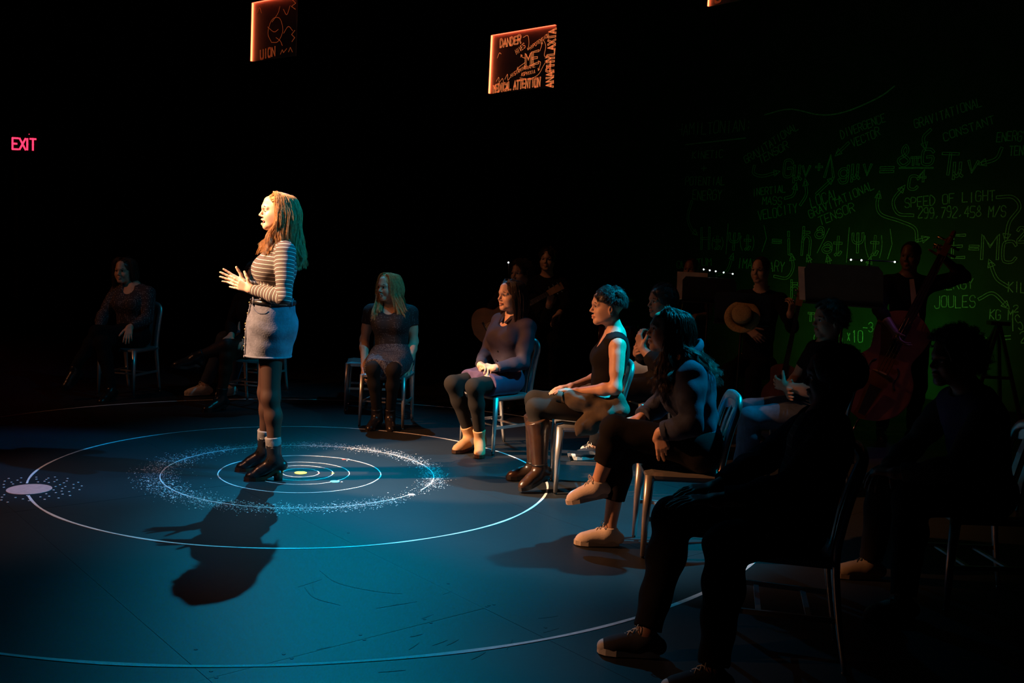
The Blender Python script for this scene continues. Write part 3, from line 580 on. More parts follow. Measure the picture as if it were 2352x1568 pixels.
# ------------------------------------------------------------------ brushed aluminium chairs
def make_chair():
    r = empty('metal_chair')
    # seat: dished sheet with rolled edge
    V = []; n = 10
    for i in range(n + 1):
        for j in range(n + 1):
            u, v = i / n * 2 - 1, j / n * 2 - 1; hw = .195 - .012 * (1 - u) / 2
            x = u * .195 * (1 - .02 * v * v); y = v * hw * (1 - .05 * max(0, u) ** 6)
            e = max(abs(u), abs(v)); z = .438 - .014 * math.cos(u * 1.5) * math.cos(v * 1.5) - (.012 if e > .95 else 0)
            V.append((x, y, z))
    m = len(V); V += [(x, y, z - .016) for x, y, z in V]; F = []
    for i in range(n):
        for j in range(n):
            a, b_, c, d = i * (n + 1) + j, (i + 1) * (n + 1) + j, (i + 1) * (n + 1) + j + 1, i * (n + 1) + j + 1
            F += [(a, b_, c, d), (m + d, m + c, m + b_, m + a)]
    for k in range(n):
        for a, b_ in ((k, k + 1), (n * (n + 1) + k + 1, n * (n + 1) + k), ((k + 1) * (n + 1), k * (n + 1)), (k * (n + 1) + n, (k + 1) * (n + 1) + n)): F.append((a, b_, m + b_, m + a))
    MB().add(V, F).build('seat', 'aluminium', r, smooth=False)
    b = MB(); b.bar((.19, -.165, .415), (.19, .165, .415), .012, up=(1, 0, 0), ta=.012); 
    for y in (-1, 1): b.bar((-.18, .165 * y, .413), (.18, .172 * y, .413), .014, up=(0, 0, 1), ta=.032)
    b.build('seat_rail', 'aluminium', r)
    for y in (-1, 1):
        b = MB(); P = [(.178, .172 * y, .425), (.186, .176 * y, .22), (.190, .180 * y, .012)]; b.tube(P, [.026, .020, .013], 10, flat=((0, 1, 0), .8)); b.build('front_leg', 'aluminium', r, True)
        MB().lathe([(.010, 0), (.012, .004), (.009, .016)], (.190, .180 * y, 0), 10).build('foot_glide', 'glide', r)
        MB().lathe([(.010, 0), (.012, .004), (.009, .016)], (-.240, .165 * y, 0), 10).build('foot_glide', 'glide', r)
        MB().bar((-.205, .163 * y, .20), (.186, .176 * y, .20), .012, up=(0, 0, 1), ta=.020).build('side_stretcher', 'aluminium', r)
    hoop = [(-.240, .165, .012), (-.205, .163, .20), (-.178, .160, .42), (-.190, .160, .55), (-.215, .162, .68), (-.238, .160, .76), (-.249, .140, .800), (-.254, .10, .818), (-.257, 0, .824)]
    H = spline(hoop + [(x, -y, z) for x, y, z in hoop[-2::-1]], 64)
    rad = [.013 + .011 * min(1, max(0, z / .42)) for z in H[:, 2]]
    MB().tube(H, rad, 10, flat=((1, 0, 0), .72)).build('back_frame', 'aluminium', r, True)
    b = MB(); P = spline([(-.246, .150, .775), (-.262, .08, .787), (-.266, 0, .790), (-.262, -.08, .787), (-.246, -.150, .775)], 13)
    for p, q in zip(P[:-1], P[1:]): b.bar(p, q, .010, up=(0, 0, 1), ta=.075)
    b.build('top_rail', 'aluminium', r)
    for y in (-.085, 0, .085):
        b = MB(); P = [(-.186, y, .42), (-.205, y, .56), (-.235, y, .68), (-.262, y, .76)]
        for p, q in zip(P[:-1], P[1:]): b.bar(p, q, .040, up=(1, 0, 0), ta=.010)
        b.build('slat', 'aluminium', r)
    for x in (-.10, .085): MB().bar((x, -.168, .195), (x, .168, .195), .020, up=(0, 0, 1), ta=.010).build('cross_stretcher', 'aluminium', r)
    return r
CH = make_chair(); CHN = [0]
def children(o): return [c for c in bpy.data.objects if c.parent == o]
CHK = children(CH)
def chair(x, y, F, label):
    if CHN[0] == 0: r, CHN[0] = CH, 1
    else:
        r = CH.copy(); COL.objects.link(r)
        for c in CHK:
            k = c.copy(); COL.objects.link(k); k.parent = r
    r.location = (x, y, 0); r.rotation_euler = (0, 0, math.atan2(F[1], F[0])); tag(r, label, 'chair', 'aluminium chairs around the circle')
    return r

# ------------------------------------------------------------------ people
def nv(v):
    v = np.array(v, float); return v / np.linalg.norm(v)
def lerp(a, b, t): return np.array(a, float) * (1 - t) + np.array(b, float) * t
ARR_ = np.array
class Fig:
    """one person: joints in metres, body grown as a single continuous surface, clothing as its own meshes"""
    def __init__(s, J, label, base, female=True, skin='skin', size=1.0, h=.0075, hh=.0042, group=None, bust=None):
        s.J = {k: ARR_(v, float) for k, v in J.items()}; s.fem = female; s.skin = skin; s.z = size; s.h = h; s.hh = hh
        s.root = empty('person', (base[0], base[1], 0)); s.off = ARR_((base[0], base[1], 0.0)); tag(s.root, label, 'person', group)
        J = s.J; s.L = nv(J['shL'] - J['shR']); s.U = nv(J['nb'] - J['pel']); s.F = nv(np.cross(s.L, s.U)); s.bust = bust if bust is not None else (.04 if female else 0)
        s.S = SDF(); s.fine = []
    def torso(s, S, e=0.0, low=True):
        J = s.J; z = s.z; F, L, U = s.F, s.L, s.U; pel, nb = J['pel'], J['nb']; wa = lerp(pel, nb, .40) + F * .005; ch = lerp(pel, nb, .70); w = .92 if s.fem else 1.0
        if low: S.cap(J['hipL'], J['hipR'], .098 * z + e, k=.05)
        S.cap(pel + L * .05 * z, wa + L * .035 * z, (.095 if low else .085) * z + e, .085 * w * z + e, k=.05, sq=(F, .95)); S.cap(pel - L * .05 * z, wa - L * .035 * z, (.095 if low else .085) * z + e, .085 * w * z + e, k=.05, sq=(F, .95))
        S.cap(wa + L * .04 * z, ch + L * .055 * z, .086 * w * z + e, .100 * w * z + e, k=.05, sq=(F, .95)); S.cap(wa - L * .04 * z, ch - L * .055 * z, .086 * w * z + e, .100 * w * z + e, k=.05, sq=(F, .95))
        S.cap(ch, lerp(ch, nb, .8), .115 * w * z + e, .06 * z + e, k=.05, sq=(F, .85))
        for q in ('shL', 'shR'):
            S.cap(lerp(nb, pel, .06), lerp(J[q], nb, .10), .048 * z + e, .046 * z + e, k=.05)
            S.cap(lerp(ch, nb, .3), lerp(J[q], ch, .25), .08 * w * z + e, .05 * z + e, k=.05)
        if s.bust:
            for g in (1, -1):
                S.ell(ch + F * (.070 * z) + L * g * .062 * z - U * .03, (s.bust + .036 + e,) * 3, k=.05)
    def arm(s, S, q, e=0.0, upto=2.0, k=.025):
        J = s.J; z = s.z; w = .92 if s.fem else 1.05; sh, el, wr = J['sh' + q], J['el' + q], J['wr' + q]
        if upto <= 1:
            S.cap(sh, lerp(sh, el, upto), .050 * w * z + e, (.050 - .010 * upto) * w * z + e, k=k, fb=True); return
        S.cap(sh, el, .050 * w * z + e, .039 * w * z + e, k=k)
        S.cap(lerp(sh, el, .25), lerp(sh, el, .6), .047 * w * z + e, .044 * w * z + e, k=k)
        t = upto - 1; m = lerp(el, wr, .3)
        S.cap(el, m, .039 * w * z + e, .040 * w * z + e, k=k); S.cap(m, lerp(el, wr, t), .040 * w * z + e, (.040 - .014 * t) * w * z + e, k=k, fb=upto < 2 or e > 0)
    def leg(s, S, q, e=0.0, upto=2.0, k=.03, flare=0.0):
        J = s.J; z = s.z * (.93 if s.fem else 1.0); hip, kn, an = J['hip' + q], J['kn' + q], J['an' + q]; back = nv(lerp(hip, an, .5) - kn + 1e-6) if np.linalg.norm(lerp(hip, an, .5) - kn) > .03 else -s.F
        if upto <= 1: S.cap(hip, lerp(hip, kn, upto), .088 * z + e, (.088 - .030 * upto) * z + e, k=k, fb=True); return
        S.cap(hip, kn, .088 * z + e, .058 * z + e, k=k); t = upto - 1
        cf = lerp(kn, an, .30) + back * .012
        S.cap(kn, cf, .056 * z + e, .055 * z + e, k=k)
        if t <= .3: S.cap(kn, lerp(kn, an, t), .056 * z + e, .055 * z + e, k=k, fb=True)
        else: S.cap(cf, lerp(cf, an, (t - .3) / .7), .054 * z + e, (.054 - .019 * (t - .3) / .7) * z + e + flare, k=k, fb=e > 0)
    def foot(s, S, q, k=.02):
        J = s.J; an = J['an' + q]; he = getattr(s, 'heel_h', 0.0); f = s.fdir[q] if hasattr(s, 'fdir') and q in s.fdir else (J['to' + q] - an) * ARR_((1, 1, 0)); f = nv(f); uz = nv(ARR_((0, 0, 1.0)) - f * f[2])
        S.cap(an, an - f * .022 - uz * .040, .030, .024, k=k); S.cap(an, an + f * .06 - uz * (.048 + he * .5), .028, .020, k=k); S.cap(an + f * .06 - uz * (.048 + he * .5), an + f * .125 - uz * (.054 + he * .95), .020, .015, k=k)
    def hand(s, q, d, n, curl=(.25, .25, .3, .35), spread=.10, thumb=(.5, .3), size=1.0, fine=True):
        """palm and five fingers: d to the fingertips, n the way the palm faces"""
        wr = s.J['wr' + q]; d = nv(d); n = ARR_(n, float); n = nv(n - d * n.dot(d)); side = np.cross(d, n) * (1 if q == 'R' else -1); S = s.S; z = size * (.95 if s.fem else 1.05)
        # side points towards the thumb
        kn = []
        for i, (off, ln) in enumerate(((.027, .088), (.009, .092), (-.009, .088), (-.025, .080))):
            p = wr + d * ln * z + side * off * z; kn.append(p); S.cap(wr + side * off * .6 * z + d * .012, p, .0135 * z, .0105 * z, k=.012)
        seg = ((.040, .025, .021), (.044, .028, .022), (.041, .026, .021), (.032, .020, .019)); P = [wr]
        for i in range(4):
            a = spread * (1.5 - i); dd = nv(d * math.cos(a) + side * math.sin(a)); p = kn[i]; th = 0; r = (.0092, .0094, .0090, .0080)[i] * z
            for j in range(3):
                th += curl[i] * (1.0, 1.1, .7)[j]; v = dd * math.cos(th) + n * math.sin(th); p2 = p + v * seg[i][j] * z
                S.cap(p, p2, r * (1 - .08 * j), r * (.92 - .09 * j), k=.004); p = p2; P.append(p)
        t0 = wr + d * .022 * z + side * .022 * z; tv = nv(d * .62 + side * thumb[0] * 1.3 + n * thumb[1]); t1 = t0 + tv * .042 * z; tv2 = nv(tv + d * .35 + n * .15); t2 = t1 + tv2 * .032 * z; t3 = t2 + nv(tv2 + n * .1) * .026 * z
        S.cap(t0, t1, .015 * z, .0115 * z, k=.012); S.cap(t1, t2, .0108 * z, .0098 * z, k=.004); S.cap(t2, t3, .0098 * z, .0080 * z, k=.004); P += [t1, t2, t3]
        if fine:
            P = ARR_(P); s.fine.append((P.min(0) - .024, P.max(0) + .024))
    def head(s, F, U=(0, 0, 1), size=1.0, smile=0.0, jaw=1.0, ears=True, brow='brow', lip='lip', eyes='open'):
        J = s.J; o = J['hd']; F = nv(F); U = ARR_(U, float); U = nv(U - F * U.dot(F)); L = np.cross(U, F); z = size; S = s.S; R = np.stack([F, L, U])
        s.hF, s.hL, s.hU, s.ho, s.hz = F, L, U, o, z
        P = lambda x, y, w: o + (F * x + L * y + U * w) * z
        s.P = P
        S.ell(P(-.014, 0, .030), ARR_((.094, .073, .082)) * z, R, k=.02)
        S.ell(P(.022, 0, -.030), ARR_((.063, .057 * jaw, .080)) * z, R, k=.03)
        for g in (1, -1):
            S.cap(P(-.020, .048 * g * jaw, -.050), P(.056, .014 * g, -.097), .020 * z, .015 * z, k=.03)
            S.ell(P(.055, .036 * g, -.036), ARR_((.024, .022, .024)) * z, R, k=.02); S.ell(P(.012, .044 * g * jaw, -.046), ARR_((.046, .022, .046)) * z, R, k=.025)
            S.cap(P(.079, .014 * g, .016), P(.068, .045 * g, .014), .009 * z, .007 * z, k=.016)
        S.cap(P(.064, -.008, -.100), P(.064, .008, -.100), .0155 * z, k=.02)
        S.cap(P(.078, 0, .022), P(.060, 0, .055), .020 * z, .03 * z, k=.03)
        for g in (1, -1): S.ell(P(.092, .031 * g, -.003), ARR_((.016, .017, .010)) * z, R, k=.012, sub=True)
        for g in (1, -1): S.ell(P(.0665, .031 * g, -.003), ARR_((.0135, .0145, .0125)) * z, R, k=.005)
        S.cap(P(.084, 0, .006), P(.105, 0, -.032), .0065 * z, .0088 * z, k=.010)
        for g in (1, -1): S.cap(P(.094, .009 * g, -.038), P(.086, .012 * g, -.038), .0065 * z, k=.008)
        mo = smile > .5
        zu, zl = (-.060, -.084) if mo else (-.063, -.074)
        S.cap(P(.083, -.017, zu - .003), P(.090, 0, zu), .0055 * z, .0065 * z, k=.008); S.cap(P(.083, .017, zu - .003), P(.090, 0, zu), .0055 * z, .0065 * z, k=.008)
        S.cap(P(.079, -.014, zl + .002), P(.086, 0, zl - .002), .0055 * z, .0075 * z, k=.008); S.cap(P(.079, .014, zl + .002), P(.086, 0, zl - .002), .0055 * z, .0075 * z, k=.008)
        if mo: S.ell(P(.080, 0, -.071), ARR_((.022, .027, .0075)) * z, R, k=.004, sub=True)
        else: S.cap(P(.082, -.024, -.068 + .004 * smile), P(.096, 0, -.0685), .0016 * z, k=.003, sub=True); S.cap(P(.082, .024, -.068 + .004 * smile), P(.096, 0, -.0685), .0016 * z, k=.003, sub=True)
        if ears:
            for g in (1, -1):
                Re = np.stack([nv(F * .95 + L * g * .30), nv(L - F * g * .30), U]); S.ell(P(-.016, .074 * g, -.014), ARR_((.018, .008, .031)) * z, Re, k=.006); S.ell(P(-.010, .083 * g, -.012), ARR_((.009, .006, .016)) * z, Re, k=.005, sub=True)
        nb = J['nb']; r = .049 if s.fem else .056
        S.cap(P(-.026, 0, -.060), lerp(nb, P(-.026, 0, -.06), .10), r * z, (r + .006) * z, k=.03)
        s.fine.append((o - .135 * z, o + .135 * z))
        # eyes, brows, lips as small parts
        W = lambda v: v - s.off
        for g in (1, -1):
            if eyes == 'open':
                b = MB(); b.ball(W(P(.0700, .031 * g, -.003)), .0123 * z, 12, 8); b.build('eye', 'eye_white', s.root, True)
                b = MB(); b.lathe([(.0062 * z, 0), (.0058 * z, .0012 * z), (.003 * z, .0022 * z)], W(P(.0815, .031 * g, -.003)), 12, F); b.build('iris', 'iris', s.root, True)
            b = MB(); b.tube([W(P(.082, .018 * g, .001 if eyes == 'open' else -.006)), W(P(.0845, .030 * g, .0045 if eyes == 'open' else -.004)), W(P(.077, .044 * g, -.001 if eyes == 'open' else -.007))], .0017 * z, 5); b.build('eyelid', 'brow', s.root, True)
            b = MB(); b.tube([W(P(.0875, .013 * g, .019)), W(P(.0865, .030 * g, .024)), W(P(.073, .047 * g, .019))], [.0030 * z, .0034 * z, .0015 * z], 6); b.build('eyebrow', brow, s.root, True)
        b = MB(); lr = .0032 if mo else .0042; cx, cy, cz = (.076, .027, -.068) if mo else (.0820, .022, -.067)
        b.tube([W(P(cx, -cy, cz)), W(P(.0905, -.010, zu - .0005)), W(P(.0935, 0, zu - .001)), W(P(.0905, .010, zu - .0005)), W(P(cx, cy, cz))], [.0015 * z, lr * z, lr * .95 * z, lr * z, .0015 * z], 6)
        b.tube([W(P(cx, -cy, cz)), W(P(.0850, -.012, zl + .001)), W(P(.0900, 0, zl - .0005)), W(P(.0850, .012, zl + .001)), W(P(cx, cy, cz))], [.0015 * z, lr * 1.1 * z, lr * 1.25 * z, lr * 1.1 * z, .0015 * z], 6); b.build('lips', lip, s.root, True)
        if mo: b = MB(); b.tube([W(P(.070, -.023, -.0660)), W(P(.0830, -.010, -.0655)), W(P(.0860, 0, -.0655)), W(P(.0830, .010, -.0655)), W(P(.070, .023, -.0660))], .0040 * z, 6); b.build('teeth', 'teeth', s.root, True)
    def body(s, arms=True):
        s.torso(s.S)
        for q in 'LR': s.arm(s.S, q); s.leg(s.S, q); s.foot(s.S, q)
        return sdf_obj('body', s.S, s.h, s.skin, s.root, s.off, fine=s.fine, hf=s.hh)
    def cloth(s, name, S, m, h=None, wrinkle=.0018, wf=45):
        return sdf_obj(name, S, h or s.h, m, s.root, s.off, wrinkle, wf)
    def top(s, name, m, sleeve=2.0, e=.013, neck=.075, vneck=0.0, hem=-.02, wr_=.002, low=False):
        S = SDF(); s.torso(S, e, low); J = s.J
        for q in 'LR':
            if sleeve > 0: s.arm(S, q, e, sleeve)
            else: S.cap(lerp(J['sh' + q], J['nb'], -.15), lerp(J['el' + q], J['sh' + q], .5), .060, .058, k=.01, sub=True)
        S.cut(J['pel'] + s.U * hem, -s.U)
        S.cap(J['nb'] + s.U * .0, J['nb'] + s.U * .2 + s.F * .05, neck, neck, k=.01, sub=True)
        if vneck: S.ell(J['nb'] + s.F * .10 - s.U * .02, (.06, .06, vneck), np.stack([s.F, s.L, s.U]), k=.01, sub=True)
        return s.cloth(name, S, m, wrinkle=wr_)
    def pants(s, name, m, e=.014, upto=1.95, wr_=.003, flare=.0, waist=.10):
        S = SDF(); J = s.J; S.cap(J['hipL'], J['hipR'], .100 * s.z + e, k=.05); S.cap(J['pel'], J['pel'] + s.U * waist, .115 * s.z + e, .105 * s.z + e, k=.04, sq=(s.F, .9), fb=True)
        for q in 'LR': s.leg(S, q, e, upto, flare=flare)
        return s.cloth(name, S, m, wrinkle=wr_)
    def tights(s, name, m, e=.004):
        S = SDF(); J = s.J; S.cap(J['hipL'], J['hipR'], .098 * s.z + e, k=.05)
        for q in 'LR': s.leg(S, q, e, 2.0); s.foot(S, q)
        return s.cloth(name, S, m, wrinkle=0)
    def shoe(s, q, kind, m, sole_m='rubber_white', lace=None, heel=.0, cuff=0.0):
        """shoe built along ankle->toe; pushes the sole under the foot"""
        J = s.J; an, to, kn = J['an' + q], J['to' + q], J['kn' + q]; d = nv(to - an); up = nv(nv(kn - an) * .35 + ARR_((0, 0, 1.0))) if kind != 'hang' else nv(kn - an)
        f = s.fdir[q] if hasattr(s, 'fdir') and q in s.fdir else nv((d[0], d[1], 0)); f = nv(f); uz = nv(ARR_((0, 0, 1.0)) - f * f[2]); sd = np.cross(uz, f)
        base = an - uz * (.080 + heel)                       # ground point under the ankle
        hl = base - f * .048; tp = base + f * .175
        S = SDF(); z0 = uz * (.028 + heel)
        S.cap(hl + uz * (.038 + heel), an - uz * .02, .034, .036, k=.02); S.cap(an - uz * .01 - f * .004, base + f * .085 + uz * (.045 + heel * .4), .036, .030, k=.03)
        S.cap(base + f * .03 + uz * (.032 + heel * .8), base + f * .13 + uz * .030, .036, .035, k=.03, sq=(uz, .95)); S.cap(base + f * .12 + uz * .026, tp - f * .025 + uz * .022, .034, .024, k=.025, sq=(uz, .85))
        if cuff > .5:
            cf = lerp(kn, an, .30) - f * .012; S.cap(an, cf, .046, .071 * s.z, k=.02); S.cap(cf, lerp(an, kn, cuff), .071 * s.z, .073 * s.z, k=.02, fb=True)
        elif cuff: S.cap(an, lerp(an, kn, cuff), .040, .046 + .012 * cuff, k=.03, fb=True)
        elif kind == 'low': S.cap(an, an + nv(kn - an) * .012, .040, .041, k=.01, fb=True)
        if cuff == 0: S.cut(an + nv(kn - an) * .02, nv(kn - an))
        S.cut(base + uz * .012, -uz)
        o = s.cloth('shoe' if not cuff else 'boot', S, m, h=.005 if s.h > .006 else .004, wrinkle=0)
        # sole
        pr = [(-.052, -.022), (-.058, 0), (-.052, .022), (-.01, .031), (.05, .033), (.11, .041), (.15, .036), (.175, .020), (.182, 0), (.175, -.020), (.15, -.036), (.11, -.041), (.05, -.033), (-.01, -.031)]
        def ptz(x, t): return base + f * x + uz * (t + (heel * max(0, min(1, (.06 - x) / .07)) if heel else 0))
        b = MB(); V = [ptz(x, 0) + sd * y - s.off for x, y in pr] + [ptz(x, .024) + sd * y - s.off for x, y in pr]; k = len(pr)
        V += [ptz(.06, 0) - s.off, ptz(.06, .024) - s.off]
        b.add(V, [(i, (i + 1) % k, k + (i + 1) % k, k + i) for i in range(k)] + [(2 * k, (i + 1) % k, i) for i in range(k)] + [(2 * k + 1, k + i, k + (i + 1) % k) for i in range(k)])
        b.build('sole', sole_m, o)
        if heel: b = MB(); b.tube([base - f * .026 - s.off, base - f * .024 + uz * (heel + .012) - s.off], [.027 if heel > .05 else .020, .031 if heel > .05 else .026], 12); b.build('heel', sole_m, o, True)
        if kind == 'toecap':
            S2 = SDF(); S2.cap(base + f * .125 + uz * .028, tp - f * .022 + uz * .024, .0400, .0300, k=.02, sq=(uz, .92)); S2.cut(base + uz * .012, -uz); S2.cut(base + f * .125, -f)
            c = sdf_obj('toe_cap', S2, .004, 'rubber_white', o, s.off)
        if lace:
            b = MB()
            for i in range(5 if cuff else 4):
                t = i / 4; x = .098 - .075 * t; hgt = .060 + .046 * t + heel * .45 + (.0 if not cuff else .012 * t)
                for g in (1, -1): b.tube([base + f * (x + .010) + uz * (hgt - .004) + sd * .016 * g - s.off, base + f * x + uz * (hgt + .008) - s.off, base + f * (x - .010) + uz * (hgt + .006) - sd * .016 * g - s.off], .0022, 5)
            top = base + f * .022 + uz * (.112 + heel * .5) - s.off
            for g in (1, -1): b.tube(spline([top, top + sd * .022 * g + f * .012 + uz * .012, top + sd * .034 * g + f * .018 - uz * .012, top + sd * .008 * g + f * .006], 10), .0020, 5)
            b.build('laces', lace, o, True)
        return o
    def haircap(s, S, grow=.008, front=.064, low=-.07, face=.075):
        P, z = s.P, s.hz; R = np.stack([s.hF, s.hL, s.hU])
        S.ell(P(-.018, 0, .032), (ARR_((.096, .076, .084)) + grow) * z, R, k=.01)
        S.cap(P(-.075, 0, .02), P(-.062, 0, low + .03), (.055 + grow) * z, (.045 + grow) * z, k=.03, sq=(s.hF, .8))
        if face:
            S.ell(P(.100, 0, -.020) if face < .08 else P(.112, 0, -.030), ARR_((face, .072, .092) if face < .08 else (.110, .15, .124)) * z, R, k=.012, sub=True)
            S.cut(P(front + .05, 0, 0), s.hF)
    def locks(s, m, n, length, fall, rad=.010, wave=.012, az=(62, 180), part=0.02, name='hair', cap=True, low=-.07, grow=.006, sd=3, curl=0.0, side_scale=1.0):
        """long hair: scalp cap plus many tapering locks that run from the parting over the skull and fall"""
        P, z = s.P, s.hz; S = SDF(); rng = np.random.default_rng(sd)
        s.haircap(S, grow, low=low, face=.075 if az[0] < 70 else .100); V, F = S.mesh(.0055); G = []; NP = 22; T = np.linspace(0, 1, NP)
        for i in range(n):
            g = 1 if i % 2 else -1; a = math.radians(rng.uniform(*az)) * g; jr = rng.normal(0, .005)
            ca, sa = math.cos(a), math.sin(a); t = abs(math.degrees(a))
            root = P(.045 - .10 * max(0, (t - 60) / 120) + rng.normal(0, .006), part * g * .5 + .004 * g, .1215 - .010 * max(0, (t - 120) / 60))
            p1 = P(-.018 + ca * .090 + .012, sa * .075, .083 + rng.normal(0, .004)); p2 = P(-.018 + ca * (.112 + jr), sa * (.092 + jr) * side_scale, .012 + rng.normal(0, .006)); p3 = P(-.022 + ca * (.108 + jr * 2), sa * (.093 + jr * 2) * side_scale, -.06 + rng.normal(0, .008))
            if i % 5 < 2 and t < 130:                      # hair growing back from the hairline
                y = rng.uniform(0, .068) * g; zz = .092 - 9 * y * y; root = P(-.018 + .103 * math.sqrt(max(.05, 1 - (y / .083) ** 2 - ((zz - .032) / .091) ** 2)), y, zz)
                p1 = P(.012, y * .55 + sa * .042, .112 - abs(y) * .25) if abs(y) < .032 else P(-.004, y * 1.14 + .006 * g, zz + .016)
            ln = length * rng.uniform(.82, 1.08); end = fall(a, ln, rng)
            mid = lerp(p3, end, .45) + ARR_((0, 0, .01)); e1 = lerp(p3, end, .75)
            Q = spline([root, p1, p2, p3, mid, e1, end], NP); ph = rng.uniform(0, 6)
            am = wave * np.clip((T - .25) / .75, 0, 1) ** .8 * rng.uniform(.5, 1.3); fq = (13 + 10 * curl) * rng.uniform(.8, 1.25)
            Q = Q + am[:, None] * (np.outer(np.sin(T * fq + ph), s.hL) + np.outer(np.cos(T * fq * .93 + ph), s.hF)) * .7
            G.append((Q, rng.uniform(.8, 1.3) * rad * 1.7))
        return s.strands(name, m, V, F, [(Q, cr) for Q, cr in G], 26, rng)
    def strands(s, name, m, V, F, G, per, rng, r0=.00085, gather=.55):
        """scalp cap mesh with bundles of fine hairs that gather towards the tip"""
        NP = len(G[0][0]); T = np.linspace(0, 1, NP); pts = np.zeros((len(G) * per, NP, 3), np.float32); k = 0
        for Q, cr in G:
            o3 = rng.normal(0, .5, (per, 1, 3)) * cr; fr = rng.normal(0, .35, (per, 1, 3)) * cr
            pts[k:k + per] = Q[None] + (np.clip(T / .2, .15, 1) * (1.0 - gather * T))[None, :, None] * o3 + (np.clip((T - .5) / .5, 0, 1) ** 2)[None, :, None] * fr - s.off; k += per
        hc = bpy.data.hair_curves.new(name); hc.add_curves([NP] * len(pts)); hc.points.foreach_set('position', pts.ravel())
        at_ = hc.attributes.get('radius') or hc.attributes.new('radius', 'FLOAT', 'POINT'); at_.data.foreach_set('value', np.tile((r0 * (1.05 - .75 * T)).astype(np.float32), len(pts)))
        hc.materials.append(MATS[m])
        o = link(name, mesh_np('scalp_hair', V - s.off, [F.astype(np.int32)], m), s.root)
        st = link('strands', hc, o); st['kind'] = 'stuff'
        return o
    def short_hair(s, m, grow=.014, low=-.02, n=160, tuft=.035, sd=4, fringe=True, front=.064):
        P, z = s.P, s.hz; S = SDF(); rng = np.random.default_rng(sd); s.haircap(S, grow, front=front, low=low); S.cut(P(-.06, 0, low - .025), -(s.hU - s.hF * .2)); V, F = S.mesh(.0055); G = []
        for i in range(n):
            a = rng.uniform(-math.pi, math.pi); e = rng.uniform(.12, 1.45); dv = s.hF * math.cos(a) * math.cos(e) + s.hL * math.sin(a) * math.cos(e) + s.hU * math.sin(e)
            if math.cos(a) > .55 and e < .75: continue
            p = P(-.018, 0, .032) + dv * (.084 + grow * .8) * z; fl_ = nv(s.hF * (.6 if math.cos(a) > -.2 else -.3) - s.hU * .6 + rng.normal(0, .3, 3)); fl_ = nv(fl_ - dv * fl_.dot(dv) * .8)
            G.append((spline([p, p + fl_ * tuft * .5 + dv * .006, p + fl_ * tuft - dv * .002], 7), .016))
        if fringe:
            for i in range(26):
                y = -.055 + .11 * i / 25; p = P(.062 - y * y * 8, y, .082 - y * y * 4); G.append((spline([p, p + (s.hF * .022 - s.hU * .015), p + (s.hF * .020 - s.hU * rng.uniform(.030, .045))], 7), .008))
        if not G: return link('hair', mesh_np('hair', V - s.off, [F.astype(np.int32)], m), s.root)
        return s.strands('hair', m, V, F, G, 22, rng)
    def curly_hair(s, m, R=.045, n=420, sd=5, low=-.05):
        P, z = s.P, s.hz; S = SDF(); rng = np.random.default_rng(sd); s.haircap(S, .012, low=low); V, F = S.mesh(.0055); G = []
        for i in range(n):
            a = rng.uniform(-math.pi, math.pi); e = math.asin(rng.uniform(-.55, 1)); dv = s.hF * math.cos(a) * math.cos(e) + s.hL * math.sin(a) * math.cos(e) + s.hU * math.sin(e)
            if math.cos(a) > .35 and e < .5: continue
            x = nv(np.cross(dv, rng.normal(0, 1, 3))); y = np.cross(dv, x); T = np.linspace(0, 1, 12); w = rng.uniform(9, 15); c = rng.uniform(.006, .011); ph = rng.uniform(0, 6)
            o = P(-.018, 0, .030) + dv * (.084 + rng.uniform(0, .012)) * z; ln = R * rng.uniform(.7, 1.15)
            G.append((o + np.outer(T * ln, dv) + np.outer(np.cos(T * w + ph) * c * np.clip(T * 3, 0, 1), x) + np.outer(np.sin(T * w + ph) * c * np.clip(T * 3, 0, 1), y) - np.outer(T ** 2 * .012, (0, 0, 1.0)), .010))
        return s.strands('hair', m, V, F, G, 14, rng, .0010, .2)

def seated(hip, F, lean=0.0, size=1.0, sh=.165, **over):
    """joint set for someone sitting: hip=(x,y); F = the way they face"""
    F = nv((F[0], F[1], 0)); L = ARR_((-F[1], F[0], 0)); U = ARR_((0, 0, 1.0)); z = size; o = ARR_((hip[0], hip[1], 0.0))
    P = lambda f, l, u: o + F * f + L * l + U * u
    ln = lean; J = dict(pel=P(0, 0, .545), nb=P(-.03 + .44 * math.sin(ln), 0, .545 + .455 * math.cos(ln) * z), hd=P(.02 + .60 * math.sin(ln), 0, .545 + .615 * math.cos(ln) * z))
    for q, g in (('L', 1), ('R', -1)):
        J['hip' + q] = P(.02, .09 * g, .530); J['kn' + q] = P(.42 * z, .11 * g, .505); J['an' + q] = P(.40 * z, .10 * g, .085); J['to' + q] = P(.56 * z, .12 * g, .03)
        J['sh' + q] = P(-.02 + .40 * math.sin(ln), sh * g, .545 + .395 * math.cos(ln) * z); J['el' + q] = P(.04 + .2 * math.sin(ln), (sh + .05) * g, .70); J['wr' + q] = P(.24, .10 * g, .63)
    J.update(over); return J

